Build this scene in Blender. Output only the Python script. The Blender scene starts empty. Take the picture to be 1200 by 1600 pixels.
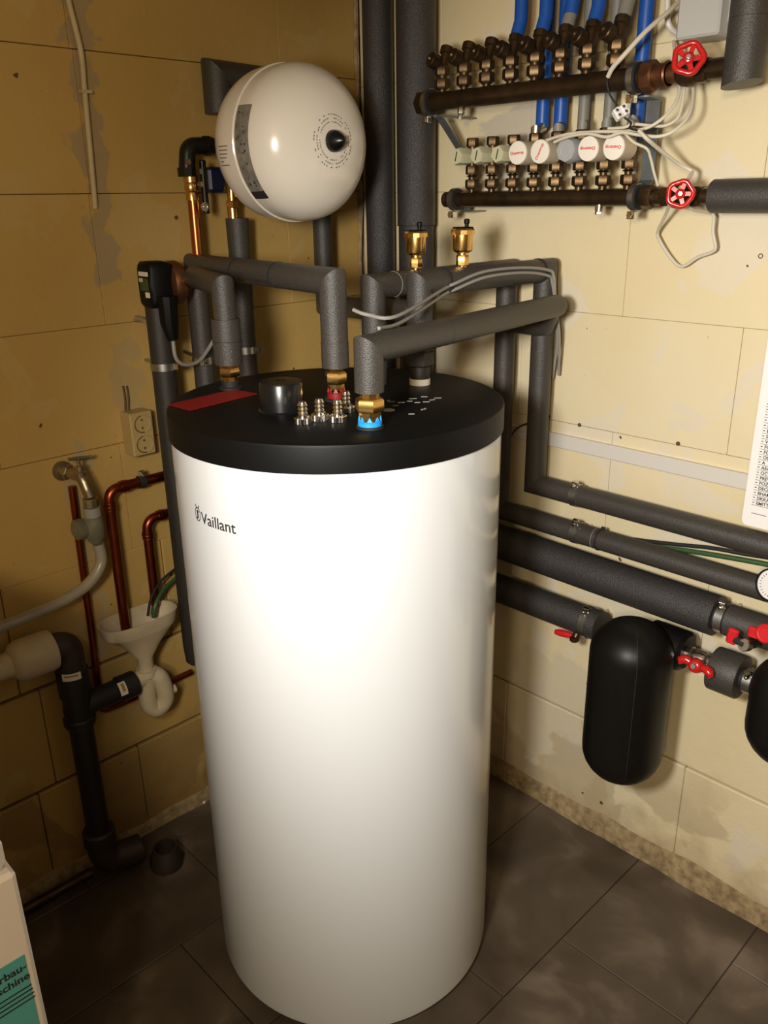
import bpy, math, random
from mathutils import Vector, Matrix
random.seed(7)
scn = bpy.context.scene
COL = scn.collection
PI = math.pi
V = Vector

# ------------------------------------------------------------------ camera
FPX = 1307.71                       # focal length in pixels of the 1200x1600 frame
YAW, PITCH, ROLL = 2.37278, 0.359574, -0.0160777
CAM = V((1.74061, -1.62325, 1.57495))
_F = V((math.cos(PITCH)*math.cos(YAW), math.cos(PITCH)*math.sin(YAW), -math.sin(PITCH)))
_R = V((math.sin(YAW), -math.cos(YAW), 0)); _U = _R.cross(_F)
RV = math.cos(ROLL)*_R + math.sin(ROLL)*_U
UV = -math.sin(ROLL)*_R + math.cos(ROLL)*_U
cd = bpy.data.cameras.new('camera'); co = bpy.data.objects.new('camera', cd); COL.objects.link(co)
cd.sensor_fit = 'VERTICAL'; cd.sensor_height = 36.0; cd.lens = FPX/1600*36.0
cd.clip_start = 0.02
M = Matrix((RV, UV, -_F)).transposed().to_4x4(); M.translation = CAM
co.matrix_world = M
scn.camera = co

# ------------------------------------------------------------------ light
w = bpy.data.worlds.new('world'); scn.world = w; w.use_nodes = True
w.node_tree.nodes['Background'].inputs[0].default_value = (1.0, 0.86, 0.66, 1)
w.node_tree.nodes['Background'].inputs[1].default_value = 0.15
def lamp(name, kind, loc, energy, color, size, target=None):
    l = bpy.data.lights.new(name, kind); o = bpy.data.objects.new(name, l); COL.objects.link(o)
    o.location = loc; l.energy = energy; l.color = color
    if kind == 'AREA':
        l.shape = 'DISK'; l.size = size
    else:
        l.shadow_soft_size = size
    if target is not None:
        o.rotation_euler = (V(target)-V(loc)).to_track_quat('-Z', 'Y').to_euler()
    return o
BULB = (2.0, -2.3, 1.75)
k_ = lamp('torch_light', 'SPOT', (1.42, -1.72, 1.58), 104, (1.0, 0.985, 0.95), 0.085, (1.02, -0.30, 1.05))
k_.data.spot_size = math.radians(90); k_.data.spot_blend = 0.85
lamp('pendant_light', 'POINT', BULB, 55, (1.0, 0.83, 0.58), 0.09)
vs = scn.view_settings
vs.view_transform = 'Standard'; vs.look = 'None'; vs.gamma = 1.0; vs.use_curve_mapping = False
vs.exposure = 0.0

# ------------------------------------------------------------------ pixel -> place, with the depth each thing has
def ray(px, py): return _F + ((px-600)/FPX)*RV - ((py-800)/FPX)*UV
def _pl(px, py, i, v):
    d = ray(px, py); return CAM + d*((v-CAM[i])/d[i])
def rw(px, py, d=0.0): return _pl(px, py, 1, -d)        # d metres off the right wall
def lw(px, py, d=0.0): return _pl(px, py, 0, d)         # d metres off the left wall
def hz(px, py, z): return _pl(px, py, 2, z)             # at height z
def vz(px, py, x, y):                                   # height on a vertical line
    d = ray(px, py); n = V((d.x, d.y)); v = V((x-CAM.x, y-CAM.y)); return CAM.z + d.z*(n.dot(v)/n.dot(n))

# ------------------------------------------------------------------ materials
MATS = {}
def nodes_of(m):
    m.use_nodes = True; nt = m.node_tree; return nt, nt.nodes, nt.links, nt.nodes['Principled BSDF']
def mat(name, col, rough=0.5, metal=0.0, noise=0.0, nscale=40, bump=0.0, bscale=200, rvar=0.0, spec=None, coat=0.0, trans=0.0, tint=None, emit=0.0):
    m = bpy.data.materials.new(name); nt, N, L, b = nodes_of(m)
    b.inputs['Roughness'].default_value = rough; b.inputs['Metallic'].default_value = metal
    if spec is not None: b.inputs['Specular IOR Level'].default_value = spec
    if coat: b.inputs['Coat Weight'].default_value = coat; b.inputs['Coat Roughness'].default_value = 0.08
    if trans: b.inputs['Transmission Weight'].default_value = trans
    if emit:
        b.inputs['Emission Color'].default_value = (*col, 1); b.inputs['Emission Strength'].default_value = emit
    tc = N.new('ShaderNodeTexCoord')
    if noise:
        t = N.new('ShaderNodeTexNoise'); t.inputs['Scale'].default_value = nscale; t.inputs['Detail'].default_value = 5
        L.new(tc.outputs['Object'], t.inputs['Vector'])
        r = N.new('ShaderNodeValToRGB'); r.color_ramp.elements[0].position = 0.3; r.color_ramp.elements[1].position = 0.7
        c2 = tint if tint else tuple(c*(1-noise) for c in col)
        r.color_ramp.elements[0].color = (*c2, 1); r.color_ramp.elements[1].color = (*col, 1)
        L.new(t.outputs[0], r.inputs[0]); L.new(r.outputs[0], b.inputs['Base Color'])
        if rvar:
            mp = N.new('ShaderNodeMapRange'); mp.inputs['To Min'].default_value = rough-rvar; mp.inputs['To Max'].default_value = rough+rvar
            L.new(t.outputs[0], mp.inputs[0]); L.new(mp.outputs[0], b.inputs['Roughness'])
    else:
        b.inputs['Base Color'].default_value = (*col, 1)
    if bump:
        t2 = N.new('ShaderNodeTexNoise'); t2.inputs['Scale'].default_value = bscale; t2.inputs['Detail'].default_value = 4
        L.new(tc.outputs['Object'], t2.inputs['Vector'])
        bp = N.new('ShaderNodeBump'); bp.inputs['Strength'].default_value = bump; bp.inputs['Distance'].default_value = 0.002
        L.new(t2.outputs[0], bp.inputs['Height']); L.new(bp.outputs[0], b.inputs['Normal'])
    MATS[name] = m; return m

def wall_mat(name, paint, paint2, patches, dirt, stain_boxes, bare_c):
    """painted block wall: mottled paint, scraped patches, soiling low down, and raw plaster where something was chased in"""
    m = bpy.data.materials.new(name); nt, N, L, b = nodes_of(m)
    b.inputs['Roughness'].default_value = 0.62
    b.inputs['Specular IOR Level'].default_value = 0.3
    tc = N.new('ShaderNodeTexCoord')
    def noise(s, d=5, dist=0.0):
        t = N.new('ShaderNodeTexNoise'); t.inputs['Scale'].default_value = s; t.inputs['Detail'].default_value = d
        t.inputs['Distortion'].default_value = dist
        L.new(tc.outputs['Object'], t.inputs['Vector']); return t.outputs[0]
    def ramp(src, a, bb):
        mp = N.new('ShaderNodeMapRange'); mp.inputs['From Min'].default_value = a; mp.inputs['From Max'].default_value = bb
        L.new(src, mp.inputs[0]); return mp.outputs[0]
    def mixc(fac, c1, c2):
        x = N.new('ShaderNodeMix'); x.data_type = 'RGBA'
        L.new(fac, x.inputs['Factor'])
        for s, c in ((x.inputs[6], c1), (x.inputs[7], c2)):
            if isinstance(c, tuple): s.default_value = (*c, 1)
            else: L.new(c, s)
        return x.outputs[2]
    def math_(op, a, b_=None):
        x = N.new('ShaderNodeMath'); x.operation = op
        for i, s in enumerate((a, b_)):
            if s is None: continue
            if isinstance(s, (int, float)): x.inputs[i].default_value = s
            else: L.new(s, x.inputs[i])
        return x.outputs[0]
    c = mixc(ramp(noise(2.3, 4), 0.35, 0.7), paint, paint2)
    c = mixc(math_('MULTIPLY', ramp(noise(5.5, 3, 0.6), 0.585, 0.60), 0.75), c, patches)
    sx = N.new('ShaderNodeSeparateXYZ'); L.new(tc.outputs['Object'], sx.inputs[0])
    ax = {'x': sx.outputs[0], 'y': sx.outputs[1], 'z': sx.outputs[2]}
    wob = math_('MULTIPLY', math_('SUBTRACT', noise(14, 4), 0.5), 0.16)
    # soiling that climbs from the ground
    low = math_('MULTIPLY', ramp(math_('ADD', ax['z'], math_('MULTIPLY', wob, 2.0)), 0.16, 0.02), 0.55)
    c = mixc(low, c, dirt)
    for (axn, c0, hw, z0, z1, colr, amt) in stain_boxes:
        a = math_('ADD', math_('SUBTRACT', ax[axn], c0), wob)
        inx = ramp(math_('ABSOLUTE', a), hw, hw*0.8)
        zz = math_('ADD', ax['z'], wob)
        inz = math_('MULTIPLY', ramp(zz, z0, z0+0.01), ramp(zz, z1, z1-0.01))
        c = mixc(math_('MULTIPLY', math_('MULTIPLY', inx, inz), amt), c, colr)
    # bare, scraped render low on the wall
    bare = math_('MULTIPLY', math_('MULTIPLY', ramp(noise(4.2, 6, 0.3), 0.50, 0.53), ramp(math_('ADD', ax['z'], wob), 0.34, 0.22)), 0.6)
    c = mixc(bare, c, bare_c)
    specks = ramp(noise(48, 1), 0.785, 0.80)
    c = mixc(specks, c, (0.10, 0.06, 0.03))
    L.new(c, b.inputs['Base Color'])
    bp = N.new('ShaderNodeBump'); bp.inputs['Strength'].default_value = 0.35; bp.inputs['Distance'].default_value = 0.003
    L.new(math_('ADD', noise(30, 6), math_('MULTIPLY', noise(160, 3), 0.4)), bp.inputs['Height']); L.new(bp.outputs[0], b.inputs['Normal'])
    MATS[name] = m
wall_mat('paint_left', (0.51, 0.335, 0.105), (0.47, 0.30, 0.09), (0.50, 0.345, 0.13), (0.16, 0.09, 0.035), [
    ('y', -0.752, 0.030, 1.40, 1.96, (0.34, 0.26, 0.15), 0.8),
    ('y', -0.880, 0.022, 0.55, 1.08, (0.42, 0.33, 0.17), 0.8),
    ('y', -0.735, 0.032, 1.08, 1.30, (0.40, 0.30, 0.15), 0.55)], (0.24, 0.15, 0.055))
wall_mat('paint_right', (0.72, 0.60, 0.36), (0.75, 0.65, 0.44), (0.71, 0.63, 0.49), (0.30, 0.20, 0.10), [
    ('x', 0.50, 0.10, 1.60, 1.75, (0.52, 0.47, 0.38), 0.75),
    ('x', 0.70, 0.14, 0.14, 0.46, (0.60, 0.52, 0.38), 0.6),
    ('x', 0.86, 0.05, 0.03, 0.20, (0.45, 0.36, 0.22), 0.6)], (0.47, 0.37, 0.22))
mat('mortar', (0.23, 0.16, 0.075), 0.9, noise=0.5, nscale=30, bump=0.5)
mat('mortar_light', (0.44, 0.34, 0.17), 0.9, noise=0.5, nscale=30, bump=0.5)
mat('cement', (0.42, 0.31, 0.16), 0.85, noise=0.6, nscale=55, bump=1.0, bscale=70, tint=(0.20, 0.135, 0.065))
mat('room_paint', (0.22, 0.18, 0.12), 0.8, noise=0.1, nscale=3)
mat('ceiling_paint', (0.45, 0.40, 0.31), 0.8, noise=0.1, nscale=3)
mat('grout', (0.10, 0.08, 0.06), 0.9, noise=0.3, nscale=40)
def tile_mat():
    m = bpy.data.materials.new('floor_tile'); nt, N, L, b = nodes_of(m)
    tc = N.new('ShaderNodeTexCoord'); oi = N.new('ShaderNodeObjectInfo')
    n1 = N.new('ShaderNodeTexNoise'); n1.inputs['Scale'].default_value = 5; n1.inputs['Detail'].default_value = 8; n1.inputs['Distortion'].default_value = 0.5
    n2 = N.new('ShaderNodeTexNoise'); n2.inputs['Scale'].default_value = 2.2; n2.inputs['Detail'].default_value = 4
    L.new(tc.outputs['Object'], n1.inputs[0]); L.new(tc.outputs['Object'], n2.inputs[0])
    r = N.new('ShaderNodeValToRGB'); e = r.color_ramp.elements
    e[0].position = 0.34; e[0].color = (0.058, 0.041, 0.028, 1); e[1].position = 0.68; e[1].color = (0.175, 0.136, 0.100, 1)
    k = r.color_ramp.elements.new(0.55); k.color = (0.096, 0.071, 0.050, 1)
    L.new(n1.outputs[0], r.inputs[0])
    hs = N.new('ShaderNodeHueSaturation'); L.new(r.outputs[0], hs.inputs['Color'])
    mp = N.new('ShaderNodeMapRange'); mp.inputs['To Min'].default_value = 0.88; mp.inputs['To Max'].default_value = 1.12
    L.new(oi.outputs['Random'], mp.inputs[0]); L.new(mp.outputs[0], hs.inputs['Value'])
    L.new(hs.outputs[0], b.inputs['Base Color'])
    mr = N.new('ShaderNodeMapRange'); mr.inputs['To Min'].default_value = 0.35; mr.inputs['To Max'].default_value = 0.6
    L.new(n2.outputs[0], mr.inputs[0]); L.new(mr.outputs[0], b.inputs['Roughness'])
    bp = N.new('ShaderNodeBump'); bp.inputs['Strength'].default_value = 0.15; bp.inputs['Distance'].default_value = 0.001
    L.new(n1.outputs[0], bp.inputs['Height']); L.new(bp.outputs[0], b.inputs['Normal'])
    MATS['floor_tile'] = m
tile_mat()
mat('foam', (0.058, 0.051, 0.043), 0.42, noise=0.35, nscale=360, bump=0.5, bscale=480, rvar=0.08)
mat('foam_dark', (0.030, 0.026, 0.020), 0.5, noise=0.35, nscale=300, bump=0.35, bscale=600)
mat('foam_grain', (0.050, 0.045, 0.042), 0.38, noise=0.5, nscale=420, bump=0.95, bscale=420)
mat('black_plastic', (0.0025, 0.0025, 0.0025), 0.5, bump=0.05, bscale=400, spec=0.2)
mat('black_gloss', (0.006, 0.006, 0.006), 0.28)
mat('black_rubber', (0.012, 0.012, 0.012), 0.7)
mat('epp_black', (0.006, 0.0055, 0.005), 0.42, noise=0.3, nscale=90, bump=0.06, bscale=300, spec=0.25)
mat('tank_white', (0.71, 0.725, 0.735), 0.17, coat=0.3)
mat('vessel_white', (0.80, 0.74, 0.64), 0.22, coat=0.4)
mat('white_plastic', (0.72, 0.66, 0.54), 0.45)
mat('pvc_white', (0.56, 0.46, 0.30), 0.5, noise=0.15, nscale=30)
mat('cable_white', (0.62, 0.56, 0.44), 0.5)
mat('cable_cream', (0.58, 0.47, 0.27), 0.55, noise=0.2, nscale=30)
mat('cable_grey', (0.27, 0.25, 0.22), 0.45)
mat('box_grey', (0.46, 0.45, 0.42), 0.5)
mat('trunking', (0.66, 0.62, 0.56), 0.45)
mat('placard', (0.83, 0.80, 0.78), 0.4)
mat('ink', (0.02, 0.02, 0.02), 0.6)
mat('ink_grey', (0.20, 0.18, 0.16), 0.6)
mat('red_ink', (0.60, 0.03, 0.03), 0.5)
mat('white_ink', (0.42, 0.42, 0.38), 0.5)
mat('label_grey', (0.26, 0.24, 0.20), 0.5, noise=0.45, nscale=70)
mat('teal', (0.10, 0.37, 0.36), 0.4)
mat('copper', (0.62, 0.21, 0.07), 0.28, 1.0, noise=0.35, nscale=14)
mat('copper_aged', (0.36, 0.085, 0.030), 0.32, 1.0, noise=0.35, nscale=14)
mat('brass', (0.80, 0.50, 0.16), 0.26, 1.0, noise=0.12, nscale=40)
mat('brass_aged', (0.125, 0.076, 0.036), 0.42, 0.85, noise=0.5, nscale=45, bump=0.2, bscale=90)
mat('bar_aged', (0.085, 0.052, 0.026), 0.38, 0.75, noise=0.5, nscale=35, bump=0.2, bscale=60)
mat('copper_dull', (0.24, 0.105, 0.045), 0.45, 0.85, noise=0.5, nscale=45)
mat('chrome', (0.78, 0.75, 0.70), 0.16, 1.0)
mat('zinc', (0.50, 0.50, 0.48), 0.35, 1.0, noise=0.2, nscale=60)
mat('steel_strip', (0.26, 0.28, 0.28), 0.45, 0.8, noise=0.25, nscale=30)
mat('nickel', (0.62, 0.56, 0.47), 0.3, 1.0)
mat('red_wheel', (0.50, 0.012, 0.012), 0.22, coat=0.4)
mat('red_plastic', (0.60, 0.015, 0.02), 0.35)
mat('red_sticker', (0.26, 0.006, 0.008), 0.45)
mat('blue_pipe', (0.010, 0.075, 0.34), 0.4)
mat('blue_plastic', (0.02, 0.30, 0.72), 0.4)
mat('navy', (0.005, 0.009, 0.035), 0.4)
mat('grey_pipe', (0.20, 0.19, 0.16), 0.5)
mat('cap_beige', (0.52, 0.50, 0.32), 0.5)
mat('head_body', (0.50, 0.42, 0.30), 0.45)
mat('head_face', (0.80, 0.74, 0.64), 0.4)
mat('head_grey', (0.36, 0.36, 0.36), 0.4)
mat('hose', (0.36, 0.31, 0.22), 0.3, noise=0.15, nscale=20, trans=0.15)
mat('hose_valve', (0.20, 0.185, 0.115), 0.4, noise=0.5, nscale=25, trans=0.1)
mat('socket', (0.42, 0.30, 0.12), 0.45)
mat('socket_dark', (0.10, 0.06, 0.025), 0.6)
mat('tap_metal', (0.42, 0.34, 0.22), 0.35, 0.9, noise=0.3, nscale=40)
mat('green_cable', (0.035, 0.09, 0.025), 0.45)
mat('waste_black', (0.014, 0.012, 0.011), 0.45)
mat('waste_brown', (0.045, 0.032, 0.022), 0.5, noise=0.4, nscale=12)
mat('cardboard', (0.40, 0.20, 0.07), 0.8)
mat('appliance', (0.74, 0.66, 0.58), 0.45)
mat('green_lcd', (0.035, 0.06, 0.02), 0.3)
mat('lamp_glass', (1.0, 0.82, 0.58), 0.4, emit=2.0)

# ------------------------------------------------------------------ mesh building
ORG = {}
def perp(d):
    d = d.normalized(); a = V((0, 0, 1)) if abs(d.z) < 0.9 else V((1, 0, 0))
    u = a.cross(d).normalized(); return u, d.cross(u).normalized()
class MB:
    def __init__(s): s.v = []; s.f = []; s.m = []; s.mi = 0
    def _add(s, vs, fs):
        n = len(s.v); s.v += [V(p) for p in vs]; s.f += [tuple(i+n for i in q) for q in fs]; s.m += [s.mi]*len(fs); return s
    def box(s, a, b):
        a, b = V(a), V(b); lo = V([min(a[i], b[i]) for i in range(3)]); hi = V([max(a[i], b[i]) for i in range(3)])
        return s.obox((lo+hi)/2, (hi-lo)/2)
    def obox(s, c, h, X=V((1, 0, 0)), Y=V((0, 1, 0)), Z=V((0, 0, 1)), ch=0.0):
        c, h = V(c), V(h); X, Y, Z = X.normalized(), Y.normalized(), Z.normalized()
        if ch <= 0:
            P = [c+X*h.x*i+Y*h.y*j+Z*h.z*k for k in (-1, 1) for j in (-1, 1) for i in (-1, 1)]
            return s._add(P, [(0, 2, 3, 1), (4, 5, 7, 6), (0, 1, 5, 4), (2, 6, 7, 3), (0, 4, 6, 2), (1, 3, 7, 5)])
        P = []; idx = {}
        for k in (-1, 1):
            for j in (-1, 1):
                for i in (-1, 1):
                    for a in range(3):
                        q = [h.x, h.y, h.z]
                        for bb in range(3):
                            if bb != a: q[bb] -= ch
                        idx[(i, j, k, a)] = len(P); P.append(c+X*q[0]*i+Y*q[1]*j+Z*q[2]*k)
        Fs = []
        for a in range(3):
            o1, o2 = [x for x in range(3) if x != a]
            for sg in (-1, 1):
                quad = []
                for (p, q) in ((-1, -1), (1, -1), (1, 1), (-1, 1)):
                    t = [0, 0, 0]; t[a] = sg; t[o1] = p; t[o2] = q; quad.append(idx[(*t, a)])
                Fs.append(tuple(quad))
        for a in range(3):           # edges along axis a
            o1, o2 = [x for x in range(3) if x != a]
            for p in (-1, 1):
                for q in (-1, 1):
                    t0 = [0, 0, 0]; t0[a] = -1; t0[o1] = p; t0[o2] = q; t1 = list(t0); t1[a] = 1
                    Fs.append((idx[(*t0, o1)], idx[(*t1, o1)], idx[(*t1, o2)], idx[(*t0, o2)]))
        for i in (-1, 1):
            for j in (-1, 1):
                for k in (-1, 1): Fs.append((idx[(i, j, k, 0)], idx[(i, j, k, 1)], idx[(i, j, k, 2)]))
        return s._add(P, Fs)
    def tube(s, path, r, seg=16, cap=True, din=None, dout=None, closed=False):
        path = [V(p) for p in path]; n = len(path)
        rs = r if isinstance(r, (list, tuple)) else [r]*n
        dirs = [(path[(i+1) % n]-path[i]).normalized() for i in range(n if closed else n-1)]
        u, v = perp(dirs[0]); rings = []
        prev = dirs[0]
        for i in range(n):
            if closed: a, b = dirs[i-1], dirs[i]
            else:
                a = dirs[i-1] if i > 0 else (V(din).normalized() if din is not None else dirs[0])
                b = dirs[i] if i < n-1 else (V(dout).normalized() if dout is not None else dirs[-1])
            base = dirs[i-1] if i > 0 else dirs[0]
            if i > 0 or closed:
                q = prev.rotation_difference(base); u = (q @ u); u = (u-base*u.dot(base)).normalized(); v = base.cross(u).normalized(); prev = base
            t = (a+b)
            t = base if t.length < 1e-6 else t.normalized()
            k = base.dot(t)
            ring = []
            for j in range(seg):
                o = (u*math.cos(2*PI*j/seg)+v*math.sin(2*PI*j/seg))*rs[i]
                if abs(k) > 0.15: o = o - base*(o.dot(t)/k)
                ring.append(path[i]+o)
            rings.append(ring)
        P = [p for rg in rings for p in rg]; Fs = []
        for i in range(n if closed else n-1):
            i2 = (i+1) % n
            for j in range(seg):
                k2 = (j+1) % seg; Fs.append((i*seg+j, i*seg+k2, i2*seg+k2, i2*seg+j))
        if cap and not closed:
            Fs.append(tuple(range(seg-1, -1, -1))); Fs.append(tuple((n-1)*seg+j for j in range(seg)))
        return s._add(P, Fs)
    def cyl(s, p0, p1, r0, r1=None, seg=16): return s.tube([p0, p1], [r0, r0 if r1 is None else r1], seg)
    def lathe(s, prof, org, axis=V((0, 0, 1)), seg=24, u=None, su=1.0, sv=1.0):
        org, axis = V(org), V(axis).normalized()
        if u is None: u, v = perp(axis)
        else: u = V(u).normalized(); v = axis.cross(u)
        P = []; rows = []
        for (r, h) in prof:
            if r < 1e-6: rows.append([len(P)]); P.append(org+axis*h)
            else:
                rows.append(list(range(len(P), len(P)+seg)))
                P += [org+axis*h+(u*math.cos(2*PI*j/seg)*su+v*math.sin(2*PI*j/seg)*sv)*r for j in range(seg)]
        Fs = []
        for a, b in zip(rows, rows[1:]):
            for j in range(seg):
                k = (j+1) % seg
                if len(a) == 1 and len(b) == 1: continue
                if len(a) == 1: Fs.append((a[0], b[k], b[j]))
                elif len(b) == 1: Fs.append((a[j], a[k], b[0]))
                else: Fs.append((a[j], a[k], b[k], b[j]))
        if len(rows[0]) > 1: Fs.append(tuple(reversed(rows[0])))
        if len(rows[-1]) > 1: Fs.append(tuple(rows[-1]))
        return s._add(P, Fs)
    def hexn(s, p0, p1, r, ch=0.0015, seg=6):
        p0, p1 = V(p0), V(p1); d = (p1-p0); L = d.length; d.normalize(); c = min(ch, L*0.3)
        return s.lathe([(r*0.9, 0), (r, c), (r, L-c), (r*0.9, L)], p0, d, seg)
    def torus(s, c, axis, R, r, seg=28, sub=8, wav=0.0, nw=5, ph=0.0):
        c = V(c); axis = V(axis).normalized(); u, v = perp(axis); pts = []
        for j in range(seg):
            t = 2*PI*j/seg; rr = R*(1+wav*math.cos(nw*t+ph)); pts.append(c+(u*math.cos(t)+v*math.sin(t))*rr)
        return s.tube(pts, r, sub, closed=True)
    def prism(s, pts, off):
        """flat outline extruded by the vector off"""
        n = len(pts); off = V(off); P = [V(p) for p in pts]+[V(p)+off for p in pts]
        Fs = [tuple(range(n-1, -1, -1)), tuple(range(n, 2*n))]+[(i, (i+1) % n, n+(i+1) % n, n+i) for i in range(n)]
        return s._add(P, Fs)
    def build(s, name, m, parent=None, sharp=35, org=None):
        me = bpy.data.meshes.new(name)
        if parent is not None: o0 = ORG[parent.name]
        elif org is not None: o0 = V(org)
        else:
            o0 = V(((min(p.x for p in s.v)+max(p.x for p in s.v))/2, (min(p.y for p in s.v)+max(p.y for p in s.v))/2, min(p.z for p in s.v)))
        me.from_pydata([tuple(p-o0) for p in s.v], [], s.f)
        ms = m if isinstance(m, (list, tuple)) else [m]
        for x in ms: me.materials.append(MATS[x])
        if len(ms) > 1: me.polygons.foreach_set('material_index', s.m)
        me.polygons.foreach_set('use_smooth', [True]*len(me.polygons))
        me.set_sharp_from_angle(angle=math.radians(sharp))
        me.update()
        o = bpy.data.objects.new(name, me); COL.objects.link(o)
        if parent is not None: o.parent = parent
        else: o.location = o0
        ORG[o.name] = o0
        return o
def tag(o, label, cat, group=None):
    o['label'] = label; o['category'] = cat
    if group: o['group'] = group
    return o
def thing(name, label, cat, loc, group=None):
    o = bpy.data.objects.new(name, None); COL.objects.link(o); o.location = V(loc); o.empty_display_size = 0.05
    ORG[o.name] = V(loc); return tag(o, label, cat, group)
def struct(o): o['kind'] = 'structure'; return o
def fillet(path, rad, n=6):
    path = [V(p) for p in path]; out = [path[0]]
    for a, p, b in zip(path, path[1:], path[2:]):
        d1 = (a-p).normalized(); d2 = (b-p).normalized(); ang = d1.angle(d2)
        t = min(rad/math.tan(ang/2) if ang < PI-0.01 else 0, (a-p).length*0.48, (b-p).length*0.48)
        if t < 1e-5: out.append(p); continue
        q1, q2 = p+d1*t, p+d2*t
        for i in range(n+1):
            s = i/n; out.append(q1*(1-s)**2+p*2*s*(1-s)+q2*s*s)
    out.append(path[-1]); return out
def smooth(pts, n=8, closed=False):
    pts = [V(p) for p in pts]; out = []; N = len(pts)
    for i in range(N if closed else N-1):
        g = lambda k: pts[k % N] if closed else pts[max(0, min(N-1, k))]
        a, b, c, d = g(i-1), g(i), g(i+1), g(i+2)
        for j in range(n):
            t = j/n
            out.append(0.5*((2*b)+(c-a)*t+(2*a-5*b+4*c-d)*t*t+(3*b-a-3*c+d)*t**3))
    if not closed: out.append(pts[-1])
    return out
def textmesh(txt, size, bold=0.0, font_shear=0.0):
    c = bpy.data.curves.new('t', 'FONT'); c.body = txt; c.size = size; c.offset = bold; c.shear = font_shear; c.resolution_u = 3
    o = bpy.data.objects.new('t', c); COL.objects.link(o)
    dg = bpy.context.evaluated_depsgraph_get(); me = bpy.data.meshes.new_from_object(o.evaluated_get(dg))
    vs_ = [v.co.copy() for v in me.vertices]; fs = [tuple(p.vertices) for p in me.polygons]
    bpy.data.objects.remove(o); bpy.data.curves.remove(c); bpy.data.meshes.remove(me)
    return vs_, fs
def text_flat(mb, txt, org, X, Y, size, bold=0.0, centre=False):
    vs_, fs = textmesh(txt, size, bold); X, Y = V(X).normalized(), V(Y).normalized()
    dx = max(v.x for v in vs_)/2 if centre else 0
    dy = max(v.y for v in vs_)/2 if centre else 0
    mb._add([V(org)+X*(v.x-dx)+Y*(v.y-dy) for v in vs_], fs)
    return max(v.x for v in vs_)

# ================================================================== SETTING
XR, YB, ZC = 3.1, -3.3, 2.42
fl = struct(MB().box((-0.2, YB-0.2, -0.12), (XR+0.2, 0.2, -0.006)).build('floor', 'grout', org=(0, 0, 0)))
# 30 x 60 floor tiles in running bond, long side away from the right wall
for k in range(-2, 11):
    x0 = 0.080+0.30*k; x1 = x0+0.30
    y = {0: -0.20, 1: -0.37, 2: -0.56, 3: -0.35, 4: -0.145, 5: -0.45}.get(k, -0.1-0.17*(k % 3))
    ys = [0.0]
    while y > YB: ys.append(y); y -= 0.60
    ys.append(YB)
    for ya, yb in zip(ys, ys[1:]):
        a, b = max(x0, 0)+0.0012, min(x1, XR)-0.0012
        if b-a < 0.02: continue
        MB().obox(((a+b)/2, (ya+yb)/2, -0.006), ((b-a)/2, (ya-yb)/2-0.0012, 0.006), ch=0.0012).build('tile', 'floor_tile', fl)
ceil = struct(MB().box((-0.2, YB-0.2, ZC), (XR+0.2, 0.2, ZC+0.1)).build('ceiling', 'ceiling_paint', org=(0, 0, 0)))
REC = 0.012
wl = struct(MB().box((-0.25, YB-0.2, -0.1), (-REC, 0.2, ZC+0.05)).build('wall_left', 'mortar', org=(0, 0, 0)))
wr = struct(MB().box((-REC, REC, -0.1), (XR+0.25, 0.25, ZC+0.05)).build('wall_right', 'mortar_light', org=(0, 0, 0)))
struct(MB().box((XR, YB-0.2, -0.1), (XR+0.2, REC, ZC+0.05)).build('wall_side', 'room_paint', org=(0, 0, 0)))
struct(MB().box((-REC, YB-0.2, -0.1), (XR, YB, ZC+0.05)).build('wall_back', 'room_paint', org=(0, 0, 0)))
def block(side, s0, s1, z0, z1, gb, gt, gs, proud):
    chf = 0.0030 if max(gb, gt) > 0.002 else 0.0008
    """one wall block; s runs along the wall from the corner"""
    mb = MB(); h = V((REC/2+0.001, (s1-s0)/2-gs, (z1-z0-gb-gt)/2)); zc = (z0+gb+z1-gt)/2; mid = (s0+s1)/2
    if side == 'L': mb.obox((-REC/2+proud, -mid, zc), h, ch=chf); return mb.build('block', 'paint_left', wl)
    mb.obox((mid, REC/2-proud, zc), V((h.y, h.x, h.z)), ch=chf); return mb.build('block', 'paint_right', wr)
ZL = [0.0, 0.27, 0.535, 0.80, 1.06, 1.325, 1.591, 1.855, 2.12, ZC]
GL = [0.003, 0.0045, 0.0042, 0.0004, 0.0006, 0.0004, 0.0007, 0.0007, 0.0004, 0]
jl = [[0.31, 0.83, 1.09, 1.6, 2.12, 2.64], [0.52, 1.045, 1.55, 2.07, 2.6], [0.30, 0.70, 1.087, 1.6, 2.12, 2.64], [0.258, 0.775, 1.29, 1.81, 2.33, 2.85],
      [0.52, 1.04, 1.55, 2.07, 2.6], [0.258, 0.77, 1.29, 1.81, 2.33, 2.85], [0.40, 0.765, 1.10, 1.62, 2.14, 2.7], [0.258, 0.771, 1.29, 1.81, 2.33, 2.85], [0.52, 1.04, 1.55, 2.07, 2.6]]
for k in range(9):
    e = [0.012]+jl[k]+[-YB]
    for a, b in zip(e, e[1:]):
        block('L', a, b, ZL[k], ZL[k+1], GL[k], GL[k+1], 0.0004 if k > 2 else 0.0010, random.uniform(0, 0.0006))
ZR = [0.0, 0.32, 0.572, 0.825, 1.078, 1.331, 1.585, 1.838, 2.09, ZC]
GR = [0.002, 0.0030, 0.0003, 0.0003, 0.0005, 0.0003, 0.0003, 0.0003, 0.0003, 0]
for k in range(9):
    e = [0.004]+([0.28, 0.80, 1.32, 1.84, 2.36] if k % 2 else [0.54, 1.06, 1.58, 2.1, 2.62])+[XR]
    for a, b in zip(e, e[1:]):
        block('R', a, b, ZR[k], ZR[k+1], GR[k], GR[k+1], 0.0005, random.uniform(0, 0.0006))
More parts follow.
